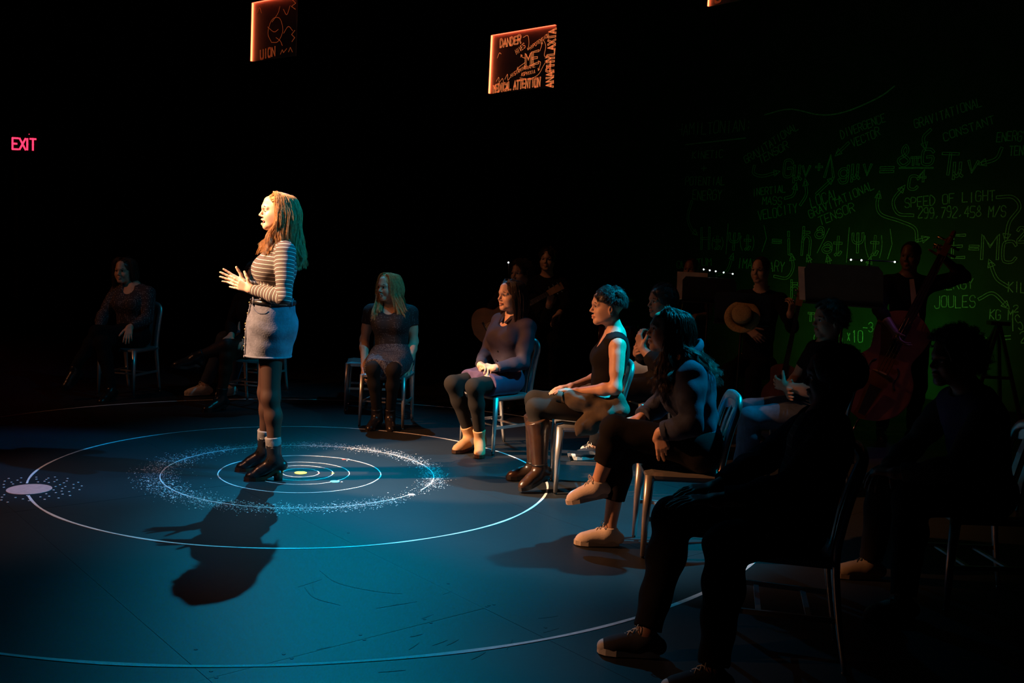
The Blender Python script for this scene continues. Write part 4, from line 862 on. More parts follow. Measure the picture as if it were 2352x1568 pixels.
# ------------------------------------------------------------------ the standing performer
J = dict(pel=(-1.485, 6.150, .965), nb=(-1.440, 6.150, 1.485), hd=(-1.470, 6.130, 1.662), shL=(-1.385, 5.995, 1.425), shR=(-1.505, 6.300, 1.425),
         elL=(-1.375, 5.935, 1.150), elR=(-1.520, 6.380, 1.150), wrL=(-1.595, 6.035, 1.185), wrR=(-1.690, 6.225, 1.205),
         hipL=(-1.478, 6.108, .930), hipR=(-1.500, 6.205, .930), knL=(-1.475, 6.085, .520), knR=(-1.545, 6.275, .520), anL=(-1.440, 6.095, .135), anR=(-1.560, 6.320, .135), toL=(-1.590, 6.065, .06), toR=(-1.700, 6.300, .06))
p = Fig(J, 'woman standing in the light in a striped top, denim skirt and black boots', (-1.49, 6.16), h=.0070, hh=.0034, bust=.050, size=.94); p.fdir = {'L': (-.97, -.24, 0), 'R': (-.98, -.18, 0)}

p.head((-.965, -.25, .07), smile=1.0, ears=False, eyes='shut', brow='brow', size=.98)
p.heel_h = .055
p.hand('L', (-.93, .06, .27), (.10, .99, .12), curl=(.10, .16, .14, .05), spread=.09, thumb=(.75, .15), size=.94)
p.hand('R', (-.94, .04, .32), (-.05, -.99, .15), curl=(.10, .06, .05, .06), spread=.13, thumb=(.60, .15), size=.94)
p.body()
# striped knit top with bands that run round the trunk and round each sleeve
S = SDF(); p.torso(S, .011, False); JJ = p.J
for q in 'LR': p.arm(S, q, .010, 1.96)
S.cut(JJ['pel'] + p.U * .138, -p.U); S.ell(JJ['nb'] + p.F * .045 + ARR_((0, 0, .060)), (.100, .150, .085), np.stack([p.F, p.L, ARR_((0, 0, 1.0))]), k=.012, sub=True)
V, F = S.mesh(.0050); V = V + normals(V, F) * (sines(V, 40) * .0012)[:, None]
me = mesh_np('striped_top', V - p.off, [F.astype(np.int32)], 'stripe_knit')
c = V[F].mean(1); val = np.zeros((len(F), 4)); best = np.full(len(F), 1e9)
tz = lambda X: X[..., 2] + .055 * (X[..., 0] + 1.5)                         # trunk: level bands, dipping to the back
val[:] = tz(V[F]); ch = lerp(JJ['pel'], JJ['nb'], .6)
for q in 'LR':
    acc = 0.0; Pq = [JJ['sh' + q], JJ['el' + q], JJ['wr' + q]]
    for a, b_ in zip(Pq[:-1], Pq[1:]):
        L_ = np.linalg.norm(b_ - a); u = (b_ - a) / L_; t = np.clip((c - a) @ u, 0, L_); d = np.linalg.norm(c - a - t[:, None] * u, axis=1); m = (d < .062) & (d < best) & (((c - JJ['sh' + q]) @ (p.L if q == 'L' else -p.L) > -.028) | ((c - a) @ u > .10))
        best[m] = d[m]; val[m] = 1.4 - (acc + (V[F[m]] - a) @ u); acc += L_
at = me.attributes.new('stripe', 'FLOAT', 'CORNER'); at.data.foreach_set('value', val.ravel().astype(np.float32)); link('striped_top', me, p.root)
# denim skirt: panel body, hem cuff, button placket, pocket
S = SDF(); w0, w1, w2 = ARR_((-1.487, 6.145, 1.118)), ARR_((-1.495, 6.15, .955)), ARR_((-1.512, 6.155, .765)); Fs = nv((-.95, -.31, 0)); Ls = ARR_((-Fs[1], Fs[0], 0))
S.cap(w0, w1, .130, .149, k=.02, fa=True); S.cap(w1, w2, .149, .139, k=.02, fb=True); S.ell((-1.425, 6.16, .960), (.080, .11, .09), k=.05); S.cut(w2, (0.03, 0, -1)); S.cut(w0, (-.03, 0, 1))
sk = p.cloth('denim_skirt', S, 'denim_light', h=.0050, wrinkle=.0042, wf=46)
def srow(z, r, n=40): return [ARR_((w2[0], w2[1], z)) + (Fs * math.cos(a) + Ls * math.sin(a)) * r - p.off for a in np.linspace(0, 2 * math.pi, n)]
MB().tube(srow(.772, .1385), .0075, 8, caps=False).build('hem_cuff', 'denim_light', sk, True)
b = MB(); P = [w0 + Fs * .131, w1 + Fs * .1512, w2 + Fs * .1420]
for g in (1, -1): b.tube(spline([q + Ls * .018 * g - p.off for q in P], 12), .0035, 6)
for i in range(11): q = lerp(P[0], P[1], i / 5) if i < 5 else lerp(P[1], P[2], (i - 5) / 5); b.tube([q + Ls * .018 - p.off, q - Ls * .018 - p.off], .0075, 6)
b.build('placket', 'denim_light', sk, True)
for i in range(6):
    q = lerp(P[0], P[1], .12 + i * .4) if i < 3 else lerp(P[1], P[2], (i - 2.6) / 3.6); MB().lathe([(.008, 0), (.0085, .003), (.005, .006)], q + Fs * .006 - p.off, 10, Fs).build('button', 'brass', sk, True)
for g in (1, -1):
    ar = [(.35, 1.112), (.55, 1.066), (.85, 1.045), (1.15, 1.045), (1.3, 1.06)]
    MB().tube(spline([ARR_((w0[0], w0[1], z)) + (Fs * math.cos(a) + Ls * g * math.sin(a)) * (.1318 + (1.118 - z) * .117) - p.off for a, z in ar], 20), .0016, 5).build('pocket_seam', 'denim_dark', sk, True)
MB().tube([ARR_((w0[0], w0[1], 1.108)) + (Fs * math.cos(a) + Ls * math.sin(a)) * .1345 - p.off for a in np.linspace(0, 2 * math.pi, 36)], .0065, 6, flat=((0, 0, 1), 2.2), caps=False).build('belt', 'leather_black', sk, True)
for a in (.5, 1.4, 2.4, 3.6, 4.6, 5.7): q = ARR_((w0[0], w0[1], 0)) + (Fs * math.cos(a) + Ls * math.sin(a)) * .1405 - p.off; MB().tube([q + (0, 0, 1.130), q + (0, 0, 1.088)], .005, 6).build('belt_loop', 'denim_light', sk, True)
p.tights('tights', 'tights_sheer', e=.003)
for q in 'LR':
    o = p.shoe(q, 'boot', 'leather_black', 'leather_brown', 'lace_black', heel=.055, cuff=.24)
    S = SDF(); S.cap(lerp(J['an' + q], J['kn' + q], .18), lerp(J['an' + q], J['kn' + q], .36), .047, .050, k=.01, fa=True, fb=True); p.cloth('sock', S, 'sock_grey', h=.005, wrinkle=.002, wf=90)
def fall(a, ln, rng):
    t = abs(math.degrees(a)); side = 1 if a > 0 else -1
    if t < 98: return ARR_((-1.545 if side < 0 else -1.475, 6.165 - .125 * side if side > 0 else 6.24, 1.425)) + ARR_((rng.normal(0, .030), rng.normal(0, .018), rng.uniform(-.035, .05)))
    k = (t - 98) / 82; return ARR_((-1.43 + .118 * k, 6.15 - side * (.105 - .07 * k), 1.46 - .105 * k)) + ARR_((rng.normal(0, .012), rng.normal(0, .012), rng.uniform(-.05, .04)))
p.locks('hair_ginger', 420, .4, fall, rad=.0062, wave=.019, az=(74, 180), sd=11, low=-.10)

# ------------------------------------------------------------------ seated company, left to right
def F2(x, y): return nv((x, y, 0))
# far left: woman with crossed legs
f = F2(-.23, -.97); ch_ = chair(-3.50, 9.06, f, 'leftmost aluminium chair, dimly lit, under the woman with crossed legs')
J = seated((-3.50, 9.10), f, size=.97, knL=(-3.66, 8.74, .585), anL=(-3.80, 8.60, .270), toL=(-3.86, 8.47, .20), knR=(-3.60, 8.70, .49), anR=(-3.50, 8.66, .10), toR=(-3.53, 8.50, .03), elL=(-3.32, 9.00, .70), wrL=(-3.42, 8.86, .635), elR=(-3.74, 9.04, .70), wrR=(-3.70, 8.86, .595), hd=(-3.575, 9.10, 1.125))
p = Fig(J, 'woman in a dotted blouse sitting cross-legged at the far left', (-3.5, 9.1), h=.0085, hh=.005, group='company seated on chairs'); p.fdir = {'L': (-.40, -.80, -.40), 'R': (-.2, -.98, 0)}; p.heel_h = 0.04
p.head((-.12, -.98, -.02), size=.95, ears=False); p.hand('L', (.1, -.5, -.5), (0, -.3, -1), (.3,) * 4, fine=True); p.hand('R', (-.1, -.6, -.6), (0, -.3, -1), (.3,) * 4); p.body()
p.top('blouse', 'dot_blouse', 1.9, vneck=.06); p.pants('trousers', 'black_cloth', .010, 2.0)

for q in 'LR': p.shoe(q, 'low', 'leather_black', 'leather_black', heel=.04)
p.locks('hair_brown', 110, .28, lambda a, ln, r: p.P(-.03 + .08 * math.cos(a), .10 * math.sin(a), -.23 - r.uniform(0, .06)), rad=.012, az=(65, 180), sd=2)
# man in jeans, half hidden behind the performer
f = F2(-.35, -.94); chair(-2.43, 9.55, f, 'aluminium chair under the man in jeans, behind the standing woman')
J = seated((-2.43, 9.60), f, size=1.0, knL=(-2.50, 9.12, .53), knR=(-2.66, 9.18, .53), anR=(-2.83, 9.14, .09), toR=(-2.98, 9.04, .03), anL=(-2.60, 9.2, .09), toL=(-2.68, 9.05, .03))
p = Fig(J, 'man in a blue print shirt and jeans, mostly hidden by the standing woman', (-2.43, 9.6), female=False, h=.0085, hh=.0055, group='company seated on chairs')
p.head((-.35, -.94, 0)); p.hand('L', (-.3, -.8, -.3), (0, 0, -1), (.35,) * 4); p.hand('R', (-.3, -.8, -.3), (0, 0, -1), (.35,) * 4); p.body(); p.top('shirt', 'blue_print', .55); p.pants('jeans', 'denim_blue', .016, 1.93)
for q in 'LR': p.shoe(q, 'toecap', 'canvas_white', 'rubber_white', 'lace_white')
p.short_hair('hair_brown', sd=6)
# woman in black boots in front of him
f = F2(-.23, -.97); chair(-2.29, 8.74, f, 'aluminium chair whose front legs show beside the standing woman\'s legs')
J = seated((-2.28, 8.80), f, size=.98, knL=(-2.42, 8.40, .56), anL=(-2.66, 8.33, .46), toL=(-2.80, 8.26, .47), knR=(-2.42, 8.40, .47), anR=(-2.46, 8.42, .11), toR=(-2.56, 8.30, .03))
p = Fig(J, 'person with shiny black boots, legs crossed, just behind the standing woman', (-2.28, 8.8), h=.0085, hh=.0055, group='company seated on chairs'); p.fdir = {'L': (-.92, -.35, .12), 'R': (-.65, -.76, 0)}; p.heel_h = 0.03
p.head((-.3, -.95, 0), ears=False); p.hand('L', (-.3, -.8, -.3), (0, 0, -1), (.35,) * 4); p.hand('R', (-.3, -.8, -.3), (0, 0, -1), (.35,) * 4); p.body(); p.top('top', 'black_cloth', 1.9); p.tights('tights', 'tights_sheer')
S = SDF(); S.cap(p.J['hipL'], lerp(p.J['hipL'], p.J['knL'], .5), .108, .10, k=.05, fb=True); S.cap(p.J['hipR'], lerp(p.J['hipR'], p.J['knR'], .5), .108, .10, k=.08, fb=True); S.cap(p.J['pel'], p.J['pel'] + (0, 0, .13), .12, .11, k=.04); p.cloth('skirt', S, 'black_cloth')

for q in 'LR': p.shoe(q, 'boot', 'leather_black', 'leather_black', 'lace_black', heel=.03, cuff=.25)
p.short_hair('hair_black', sd=8)
# blonde woman gripping her seat
f = F2(-.11, -.994); chair(-1.010, 8.185, f, 'aluminium chair under the blonde woman, facing out front')
chair(-1.275, 8.92, F2(-.99, -.10), 'empty aluminium chair standing behind the blonde woman')
J = seated((-1.0, 8.28), f, size=.95, sh=.16, shL=(-.855, 8.33, .925), shR=(-1.205, 8.36, .915), elL=(-.825, 8.34, .685), elR=(-1.245, 8.36, .675), wrL=(-.845, 8.19, .490), wrR=(-1.215, 8.19, .480), hd=(-1.055, 8.305, 1.135), nb=(-1.025, 8.35, .985),
           knL=(-.935, 7.90, .495), knR=(-1.095, 7.90, .495), anL=(-.965, 8.02, .10), anR=(-1.065, 8.00, .10), toL=(-.93, 7.87, .03), toR=(-1.11, 7.84, .03))
p = Fig(J, 'blonde woman in a black top and dotted skirt, both hands gripping her chair', (-1.0, 8.28), h=.0075, hh=.0042, group='company seated on chairs', bust=.048); p.heel_h = 0.03
p.head((-.62, -.78, -.02), size=.96, ears=False, lip='lip'); p.hand('L', (.02, -.35, -1), (-1, -.2, 0), (.5,) * 4); p.hand('R', (-.02, -.35, -1), (1, -.2, 0), (.5,) * 4); p.body(); p.top('blouse', 'dot_top', .42, vneck=.085)
S = SDF(); a, b_ = p.J['hipL'], p.J['knL']; S.cap(a, lerp(a, b_, .97), .105, .078, k=.06, fb=True); a, b_ = p.J['hipR'], p.J['knR']; S.cap(a, lerp(a, b_, .97), .105, .078, k=.10, fb=True); S.cap(p.J['pel'] + p.L * .05, p.J['pel'] + p.L * .045 + (0, 0, .06), .115, .098, k=.05); S.cap(p.J['pel'] - p.L * .05, p.J['pel'] - p.L * .045 + (0, 0, .06), .115, .098, k=.05); S.cap(lerp(p.J['hipL'], p.J['hipR'], .5), lerp(p.J['knL'], p.J['knR'], .5) + (0, 0, -.01), .09, .075, k=.05, fb=True); p.cloth('skirt', S, 'dot_skirt', wrinkle=.004, wf=40)
p.tights('tights', 'tights_black')
for q in 'LR': p.shoe(q, 'boot', 'leather_black', 'leather_black', heel=.03, cuff=.16)
def fall5(a, ln, r):
    t = abs(math.degrees(a)); g = 1 if a > 0 else -1
    if t < 105: return ARR_((-1.03 + g * .105, 8.215, .90)) + ARR_((r.normal(0, .022), r.normal(0, .012), r.uniform(-.06, .05)))
    return ARR_((-1.03 + g * .10 * (180 - t) / 90, 8.47, .93)) + ARR_((r.normal(0, .02), r.normal(0, .012), r.uniform(-.06, .05)))
p.locks('hair_blonde', 240, .4, fall5, rad=.0070, wave=.008, az=(56, 180), sd=3)
# dark haired woman in navy shirt and plum skirt
f = F2(-.72, -.69); chair(-.085, 7.405, f, 'aluminium chair under the woman in the plum skirt')
J = seated((-.045, 7.44), f, size=.98, sh=.155, nb=(.005, 7.475, 1.000), hd=(-.030, 7.440, 1.160), shL=(.115, 7.375, .930), shR=(-.105, 7.590, .945), elL=(.085, 7.27, .675), elR=(-.195, 7.53, .690), wrL=(-.110, 7.150, .640), wrR=(-.225, 7.245, .645),
           knL=(-.255, 7.035, .515), knR=(-.415, 7.175, .510), anL=(-.195, 7.180, .105), anR=(-.275, 7.275, .105), toL=(-.180, 7.02, .03), toR=(-.33, 7.12, .03))
p = Fig(J, 'dark-haired woman in navy shirt and plum skirt, hands clasped, tan ankle boots', (-.045, 7.44), h=.0075, hh=.0040, group='company seated on chairs'); p.fdir = {'L': (.02, -1, 0), 'R': (-.62, -.78, 0)}; p.heel_h = 0.02
p.head((-.80, -.58, .02), size=.97, ears=False, lip='lip_dark'); p.hand('L', (-.80, .42, .08), (-.45, .55, -.5), (.40, .45, .5, .5), thumb=(.5, .4)); p.hand('R', (.62, -.70, -.02), (-.1, -.4, -.9), (.55, .6, .6, .6), thumb=(.4, .4)); p.body()
p.top('shirt', 'navy_shirt', 1.93, e=.014, vneck=.07, neck=.068, hem=.02, wr_=.004)
b = MB(); nbp = p.J['nb']
for g in (1, -1): b.bar(nbp + p.L * .055 * g + p.F * .03 - p.off + (0, 0, .03), nbp + p.L * .022 * g + p.F * .115 - p.off + (0, 0, -.06), .035, .02, up=p.F, ta=.006)
b.build('collar', 'navy_shirt', p.root)
for i in range(4): MB().lathe([(.006, 0), (.006, .003)], lerp(nbp, p.J['pel'], .30 + .15 * i) + p.F * (.125 if i < 2 else .112) - p.off, 8, p.F).build('button', 'black_cloth', p.root)
S = SDF()
for q in 'LR': S.cap(p.J['hip' + q], lerp(p.J['hip' + q], p.J['kn' + q], .66), .108, .088, k=.07, fb=True)
S.cap(lerp(p.J['hipL'], p.J['hipR'], .5), lerp(lerp(p.J['hipL'], p.J['hipR'], .5), lerp(p.J['knL'], p.J['knR'], .5), .66), .10, .085, k=.05, fb=True); S.cap(p.J['pel'], p.J['pel'] + p.U * .06, .105, .090, k=.04); p.cloth('skirt', S, 'plum_skirt', wrinkle=.003)
p.tights('tights', 'tights_charcoal')
for q in 'LR': p.shoe(q, 'boot', 'suede_tan', 'leather_brown', cuff=.20, heel=.02)
p.locks('hair_darkbrown', 220, .3, lambda a, ln, r: p.P(-.055 + .075 * math.cos(a), .10 * math.sin(a), -.24 - r.uniform(0, .07)), rad=.0078, wave=.008, az=(62, 180), sd=7, part=.03)
# short-haired person in tank top and boots, jacket in lap
f = F2(-1, -.04); chair(.50, 6.285, f, 'aluminium chair with an olive jacket spilling over its seat')
J = seated((.60, 6.29), f, size=1.0, sh=.16, lean=-.02, nb=(.655, 6.295, 1.010), hd=(.590, 6.285, 1.175), shL=(.655, 6.135, .945), shR=(.645, 6.455, .945), elL=(.650, 6.055, .690), elR=(.61, 6.53, .70), wrL=(.425, 6.155, .645), wrR=(.400, 6.330, .650),
           knL=(.170, 6.185, .525), knR=(.165, 6.400, .540), anL=(.215, 6.165, .150), anR=(.185, 6.43, .105), toL=(.085, 6.05, .03), toR=(.05, 6.44, .03))
p = Fig(J, 'short-haired person in a black tank top and brown knee boots', (.6, 6.29), h=.0070, hh=.0038, group='company seated on chairs', bust=.014); p.fdir = {'L': (-.80, -.60, -.22), 'R': (-1, -.06, 0)}; p.heel_h = 0.02
p.head((-1, -.06, .02), size=.98, lip='lip'); p.hand('L', (-.96, .30, .02), (0, .05, -1), (.22,) * 4); p.hand('R', (-.88, -.45, -.05), (0, 0, -1), (.25,) * 4); p.body(); p.top('tank_top', 'black_cloth', 0, e=.010, neck=.078, vneck=.10, wr_=.0012); p.tights('leggings', 'tights_charcoal', .006)

for q in 'LR':
    o = p.shoe(q, 'boot', 'leather_brown', 'leather_black', heel=.02, cuff=.80); a = lerp(p.J['an' + q], p.J['kn' + q], .05); u = nv(p.J['kn' + q] - p.J['an' + q]); x = nv(np.cross(u, (0, 1, 0))); y = np.cross(u, x)
    MB().tube([a + (x * math.cos(t) + y * math.sin(t)) * .047 - p.off for t in np.linspace(0, 2 * math.pi, 20)], .006, 6, caps=False).build('ankle_strap', 'leather_black', o, True); MB().ball(a - y * .05 - p.off, .010).build('buckle', 'brass', o, True)
p.short_hair('hair_black', grow=.013, low=.034, n=220, tuft=.040, sd=9)
S = SDF(); S.cap((.62, 6.10, .56), (.40, 6.14, .585), .06, .05, k=.05); S.cap((.48, 6.10, .60), (.34, 6.16, .61), .045, .030, k=.04); S.cap((.60, 6.08, .52), (.46, 6.06, .455), .055, .045, k=.05); S.cap((.70, 6.09, .56), (.66, 6.10, .66), .05, .03, k=.05); S.cap((.52, 6.07, .44), (.44, 6.07, .40), .04, .025, k=.04); S.cap((.40, 6.2, .60), (.52, 6.36, .62), .05, .05, k=.05)
b = MB(); jk = sdf_obj('jacket', S, .006, 'canvas_olive', None, (.5, 6.1, .5), .009, 55); jk.location = (.5, 6.1, .5); tag(jk, 'olive canvas jacket bundled in the lap of the person in the tank top', 'jacket')
MB().tube([(-.17, .05, .105), (-.20, .055, .110)], [.034, .036], 14, caps=False).build('cuff', 'canvas_olive', jk, True)
# woman with long curls in a denim jacket, white shoes
f = F2(-1, 0); chair(.90, 5.065, f, 'aluminium chair under the woman in the denim jacket, nearest lit chair')
J = seated((1.00, 5.07), f, size=.98, sh=.16, lean=.22, nb=(.905, 5.080, .985), hd=(.800, 5.090, 1.135), shL=(.900, 4.935, .925), shR=(.890, 5.225, .930), elL=(.905, 4.860, .690), elR=(.82, 5.32, .72), wrL=(.765, 4.925, .640), wrR=(.70, 5.20, .66),
           hipL=(.99, 4.985, .545), hipR=(.99, 5.15, .53), knL=(.545, 5.040, .620), anL=(.480, 5.070, .330), toL=(.325, 5.065, .255), knR=(.590, 5.120, .500), anR=(.555, 5.065, .085), toR=(.385, 5.05, .03))
p = Fig(J, 'woman with long dark curls in a denim jacket, legs crossed, white canvas shoes', (1.0, 5.07), h=.0068, hh=.0036, group='company seated on chairs'); p.fdir = {'L': (-.96, -.02, -.24), 'R': (-1, -.05, 0)}
p.head((-.985, .10, .12), U=(.1, 0, 1), size=.98, ears=False, smile=.4); p.hand('L', (.22, .05, -.95), (.3, .95, 0), (.25, .3, .35, .4), spread=.12, thumb=(.45, .3)); p.hand('R', (-.9, -.3, -.2), (0, 0, -1), (.3,) * 4); p.body()
p.top('denim_jacket', 'denim_dark', 1.90, e=.020, neck=.072, hem=.06, wr_=.0075); p.pants('trousers', 'black_cloth', .016, 1.62, wr_=.004)
nbp = p.J['nb']; S = SDF(); p.torso(S, .027, False); S.cut(p.J['pel'] + p.U * .055, -p.U); S.cut(p.J['pel'] + p.U * .095, p.U); p.cloth('waistband', S, 'denim_dark', wrinkle=.001)
for q in 'LR': S = SDF(); S.cap(lerp(p.J['el' + q], p.J['wr' + q], .72), lerp(p.J['el' + q], p.J['wr' + q], .93), .054, .050, k=.01, fa=True, fb=True); p.cloth('cuff', S, 'denim_dark', wrinkle=.001)
b = MB(); b.tube(spline([nbp + (p.F * math.cos(t) + p.L * math.sin(t)) * .082 + p.U * (.03 - .05 * math.cos(t)) - p.off for t in np.linspace(.5, 5.78, 12)], 24), .014, 8, flat=(p.U, 1.8)); b.build('collar', 'denim_dark', p.root, True)
for q in 'LR': p.shoe(q, 'low', 'canvas_white', 'rubber_white', 'lace_white')
def fall8(a, ln, r):
    t = abs(math.degrees(a)); g = 1 if a > 0 else -1
    if t < 100: return ARR_((.80, 5.08 - g * .115, .86)) + ARR_((r.normal(0, .03), r.normal(0, .02), r.uniform(-.09, .06)))
    return ARR_((.985 + .05 * (t - 100) / 80, 5.08 - g * .10 * (180 - t) / 60, .90)) + ARR_((r.normal(0, .025), r.normal(0, .02), r.uniform(-.07, .08)))
p.locks('hair_darkbrown', 300, .4, fall8, rad=.0078, wave=.022, az=(72, 180), sd=13, curl=1.2)
# man behind with his hand at his chin
f = F2(-.95, -.25); chair(1.10, 7.42, f, 'aluminium chair in the second row, under the man with his hand at his chin')
J = seated((1.15, 7.43), f, lean=.05, hd=(1.085, 7.33, 1.175), nb=(1.13, 7.41, 1.01), elL=(1.05, 7.14, .735), wrL=(.945, 7.20, .835), elR=(1.02, 7.55, .73), wrR=(.93, 7.36, .78), anL=(.64, 7.20, .085), toL=(.49, 7.14, .03), knL=(.72, 7.22, .51))
p = Fig(J, 'man in the second row resting his hand near his chin, black canvas sneakers', (1.15, 7.43), female=False, skin='skin_tan', h=.0085, hh=.0048, group='company seated on chairs')
p.head((-.93, -.36, 0)); p.hand('L', (-.3, .3, .9), (.5, .3, 0), (.7,) * 4); p.hand('R', (-.2, -.9, .3), (.5, .3, 0), (.6,) * 4); p.body(); p.top('shirt', 'black_cloth', 1.25); p.pants('trousers', 'black_cloth')
for q in 'LR': p.shoe(q, 'toecap', 'canvas_black', 'rubber_white', 'lace_white')
p.short_hair('hair_black', sd=12)
# man with folded arms and jeans
f = F2(-1, -.08); chair(2.02, 6.62, f, 'aluminium chair in the second row, under the man with folded arms')
J = seated((2.05, 6.62), f, lean=-.02, hd=(2.085, 6.58, 1.145), nb=(2.10, 6.62, .99), shL=(2.08, 6.45, .925), shR=(2.08, 6.79, .925), elL=(1.98, 6.40, .69), wrL=(1.82, 6.52, .695), elR=(1.97, 6.84, .70), wrR=(1.86, 6.60, .655), knL=(1.60, 6.50, .475), knR=(1.62, 6.68, .50), anL=(1.55, 6.5, .085), toL=(1.40, 6.48, .03))
p = Fig(J, 'man with folded arms and blue jeans, sitting before the green-lit wall', (2.05, 6.62), female=False, skin='skin_tan', h=.0080, hh=.0045, group='company seated on chairs')
p.head((-.985, -.17, .0), size=1.0); p.hand('L', (-.35, .9, .05), (.9, .3, 0), (.25,) * 4); p.hand('R', (-.3, -.95, -.05), (.9, .1, .2), (.25,) * 4); p.body(); p.top('shirt', 'black_cloth', .6); p.pants('jeans', 'denim_blue', .018)
for q in 'LR': p.shoe(q, 'low', 'canvas_black', 'rubber_white', 'lace_white')
p.curly_hair('hair_black', R=.034, low=-.02)
# man in the near foreground, plaid shirt
f = F2(-.95, .20); chair(1.10, 3.80, f, 'aluminium chair nearest the camera, almost lost in the dark')
J = seated((1.16, 3.81), f, lean=-.10, nb=(1.24, 3.86, .925), hd=(1.28, 3.93, 1.075), shL=(1.22, 3.68, .865), shR=(1.26, 4.03, .87), elL=(1.02, 3.56, .69), wrL=(.80, 3.66, .62), elR=(1.06, 4.06, .70), wrR=(.83, 3.86, .62), hipL=(1.12, 3.71, .53), hipR=(1.14, 3.90, .53),
           knR=(.665, 3.83, .505), anR=(.565, 3.665, .085), toR=(.44, 3.67, .03), knL=(.80, 3.47, .505), anL=(.76, 3.36, .085), toL=(.62, 3.34, .03))
p = Fig(J, 'man in a plaid shirt and laced canvas sneakers, in the dark right foreground', (1.16, 3.81), female=False, skin='skin_brown', h=.0075, hh=.0042, group='company seated on chairs'); p.fdir = {'R': (-.98, .06, 0), 'L': (-.98, -.1, 0)}
p.head((-.90, .42, 0)); p.hand('L', (-.97, .1, -.05), (0, .1, -1), (.2,) * 4); p.hand('R', (-.95, -.2, -.05), (0, .1, -1), (.25,) * 4); p.body()
p.top('tee_shirt', 'grey_tee', .4, e=.008, wr_=.004)
S = SDF(); p.torso(S, .022, False)
for q in 'LR': p.arm(S, q, .016, 1.85)
S.cut(p.J['pel'] + p.U * .0, -p.U); S.cap(p.J['nb'], p.J['nb'] + p.U * .2 + p.F * .05, .085, k=.01, sub=True); S.cap(p.J['nb'] + p.F * .16, p.J['pel'] + p.F * .17, .085, .10, k=.01, sub=True); p.cloth('plaid_shirt', S, 'plaid_shirt', wrinkle=.005)
p.pants('jeans', 'black_cloth', .018, wr_=.005)
for q in 'LR': p.shoe(q, 'toecap', 'canvas_black', 'rubber_white', 'lace_white')
p.short_hair('hair_black', sd=15, fringe=False)
# man at the right edge leaning forward
f = F2(-1, -.05); chair(2.18, 4.52, f, 'aluminium chair at the right edge, under the man leaning forward')
J = seated((2.20, 4.50), f, lean=.30, nb=(2.09, 4.48, .97), hd=(1.99, 4.47, 1.120), shL=(2.09, 4.30, .895), shR=(2.08, 4.65, .90), elL=(1.93, 4.22, .66), wrL=(1.74, 4.36, .61), elR=(1.93, 4.70, .66), wrR=(1.75, 4.50, .60), knL=(1.79, 4.31, .50), anL=(1.75, 4.20, .085), toL=(1.61, 4.15, .03), knR=(1.80, 4.66, .50), anR=(1.80, 4.74, .085), toR=(1.66, 4.74, .03))
p = Fig(J, 'man with curly hair and purple vest leaning forward at the right edge', (2.2, 4.5), female=False, skin='skin_brown', h=.0080, hh=.0045, group='company seated on chairs'); p.fdir = {'L': (-.95, -.2, 0), 'R': (-1, 0, 0)}
p.head((-.98, -.18, -.02)); p.hand('L', (-.6, .75, -.1), (-.1, .3, -.9), (.5,) * 4); p.hand('R', (-.7, -.6, -.1), (-.1, .1, -.9), (.5,) * 4); p.body(); p.top('shirt', 'denim_grey', 1.9, e=.014, wr_=.005); p.top('vest', 'purple_shirt', 0, e=.024, neck=.08); p.pants('trousers', 'black_cloth', .018)

for q in 'LR': p.shoe(q, 'low', 'canvas_grey', 'canvas_grey', 'lace_black')
p.curly_hair('hair_black', R=.058)

# ------------------------------------------------------------------ the band upstage right
def outline_fig8(L, w1, w2, waist, n=48):
    """guitar / bass outline along x (0..L): lower bout w1, waist, upper bout w2 (half widths)"""
    X = np.array([0, .04, .14, .28, .45, .58, .74, .88, .96, 1.0]) * L; Y = np.array([0, .45 * w1, .86 * w1, w1, .78 * w1 + .22 * waist, waist, .9 * w2, .95 * w2, .55 * w2, .10 * w2])
    xs = (1 - np.cos(np.linspace(0, math.pi, n))) / 2 * L; ys = np.interp(xs, X, Y)
    for _ in range(2): ys[1:-1] = (ys[:-2] + 2 * ys[1:-1] + ys[2:]) / 4
    return xs, ys
def plate(b, xs, ys, t, fr):
    """solid from symmetric outline, thickness t, frame o,x,y,n"""
    o, x, y, n = [np.array(v, float) for v in fr]; k = len(xs); V = []
    for d in (0, t):
        for g in (1, -1): V += [o + x * a + y * g * c + n * d for a, c in zip(xs, ys)]
    i = lambda d, g, j: d * 2 * k + g * k + j; F = []
    for j in range(k - 1):
        F += [(i(1, 0, j), i(1, 1, j), i(1, 1, j + 1), i(1, 0, j + 1)), (i(0, 0, j + 1), i(0, 1, j + 1), i(0, 1, j), i(0, 0, j)), (i(0, 0, j), i(1, 0, j), i(1, 0, j + 1), i(0, 0, j + 1)), (i(0, 1, j + 1), i(1, 1, j + 1), i(1, 1, j), i(0, 1, j))]
    b.add(V, F); return b
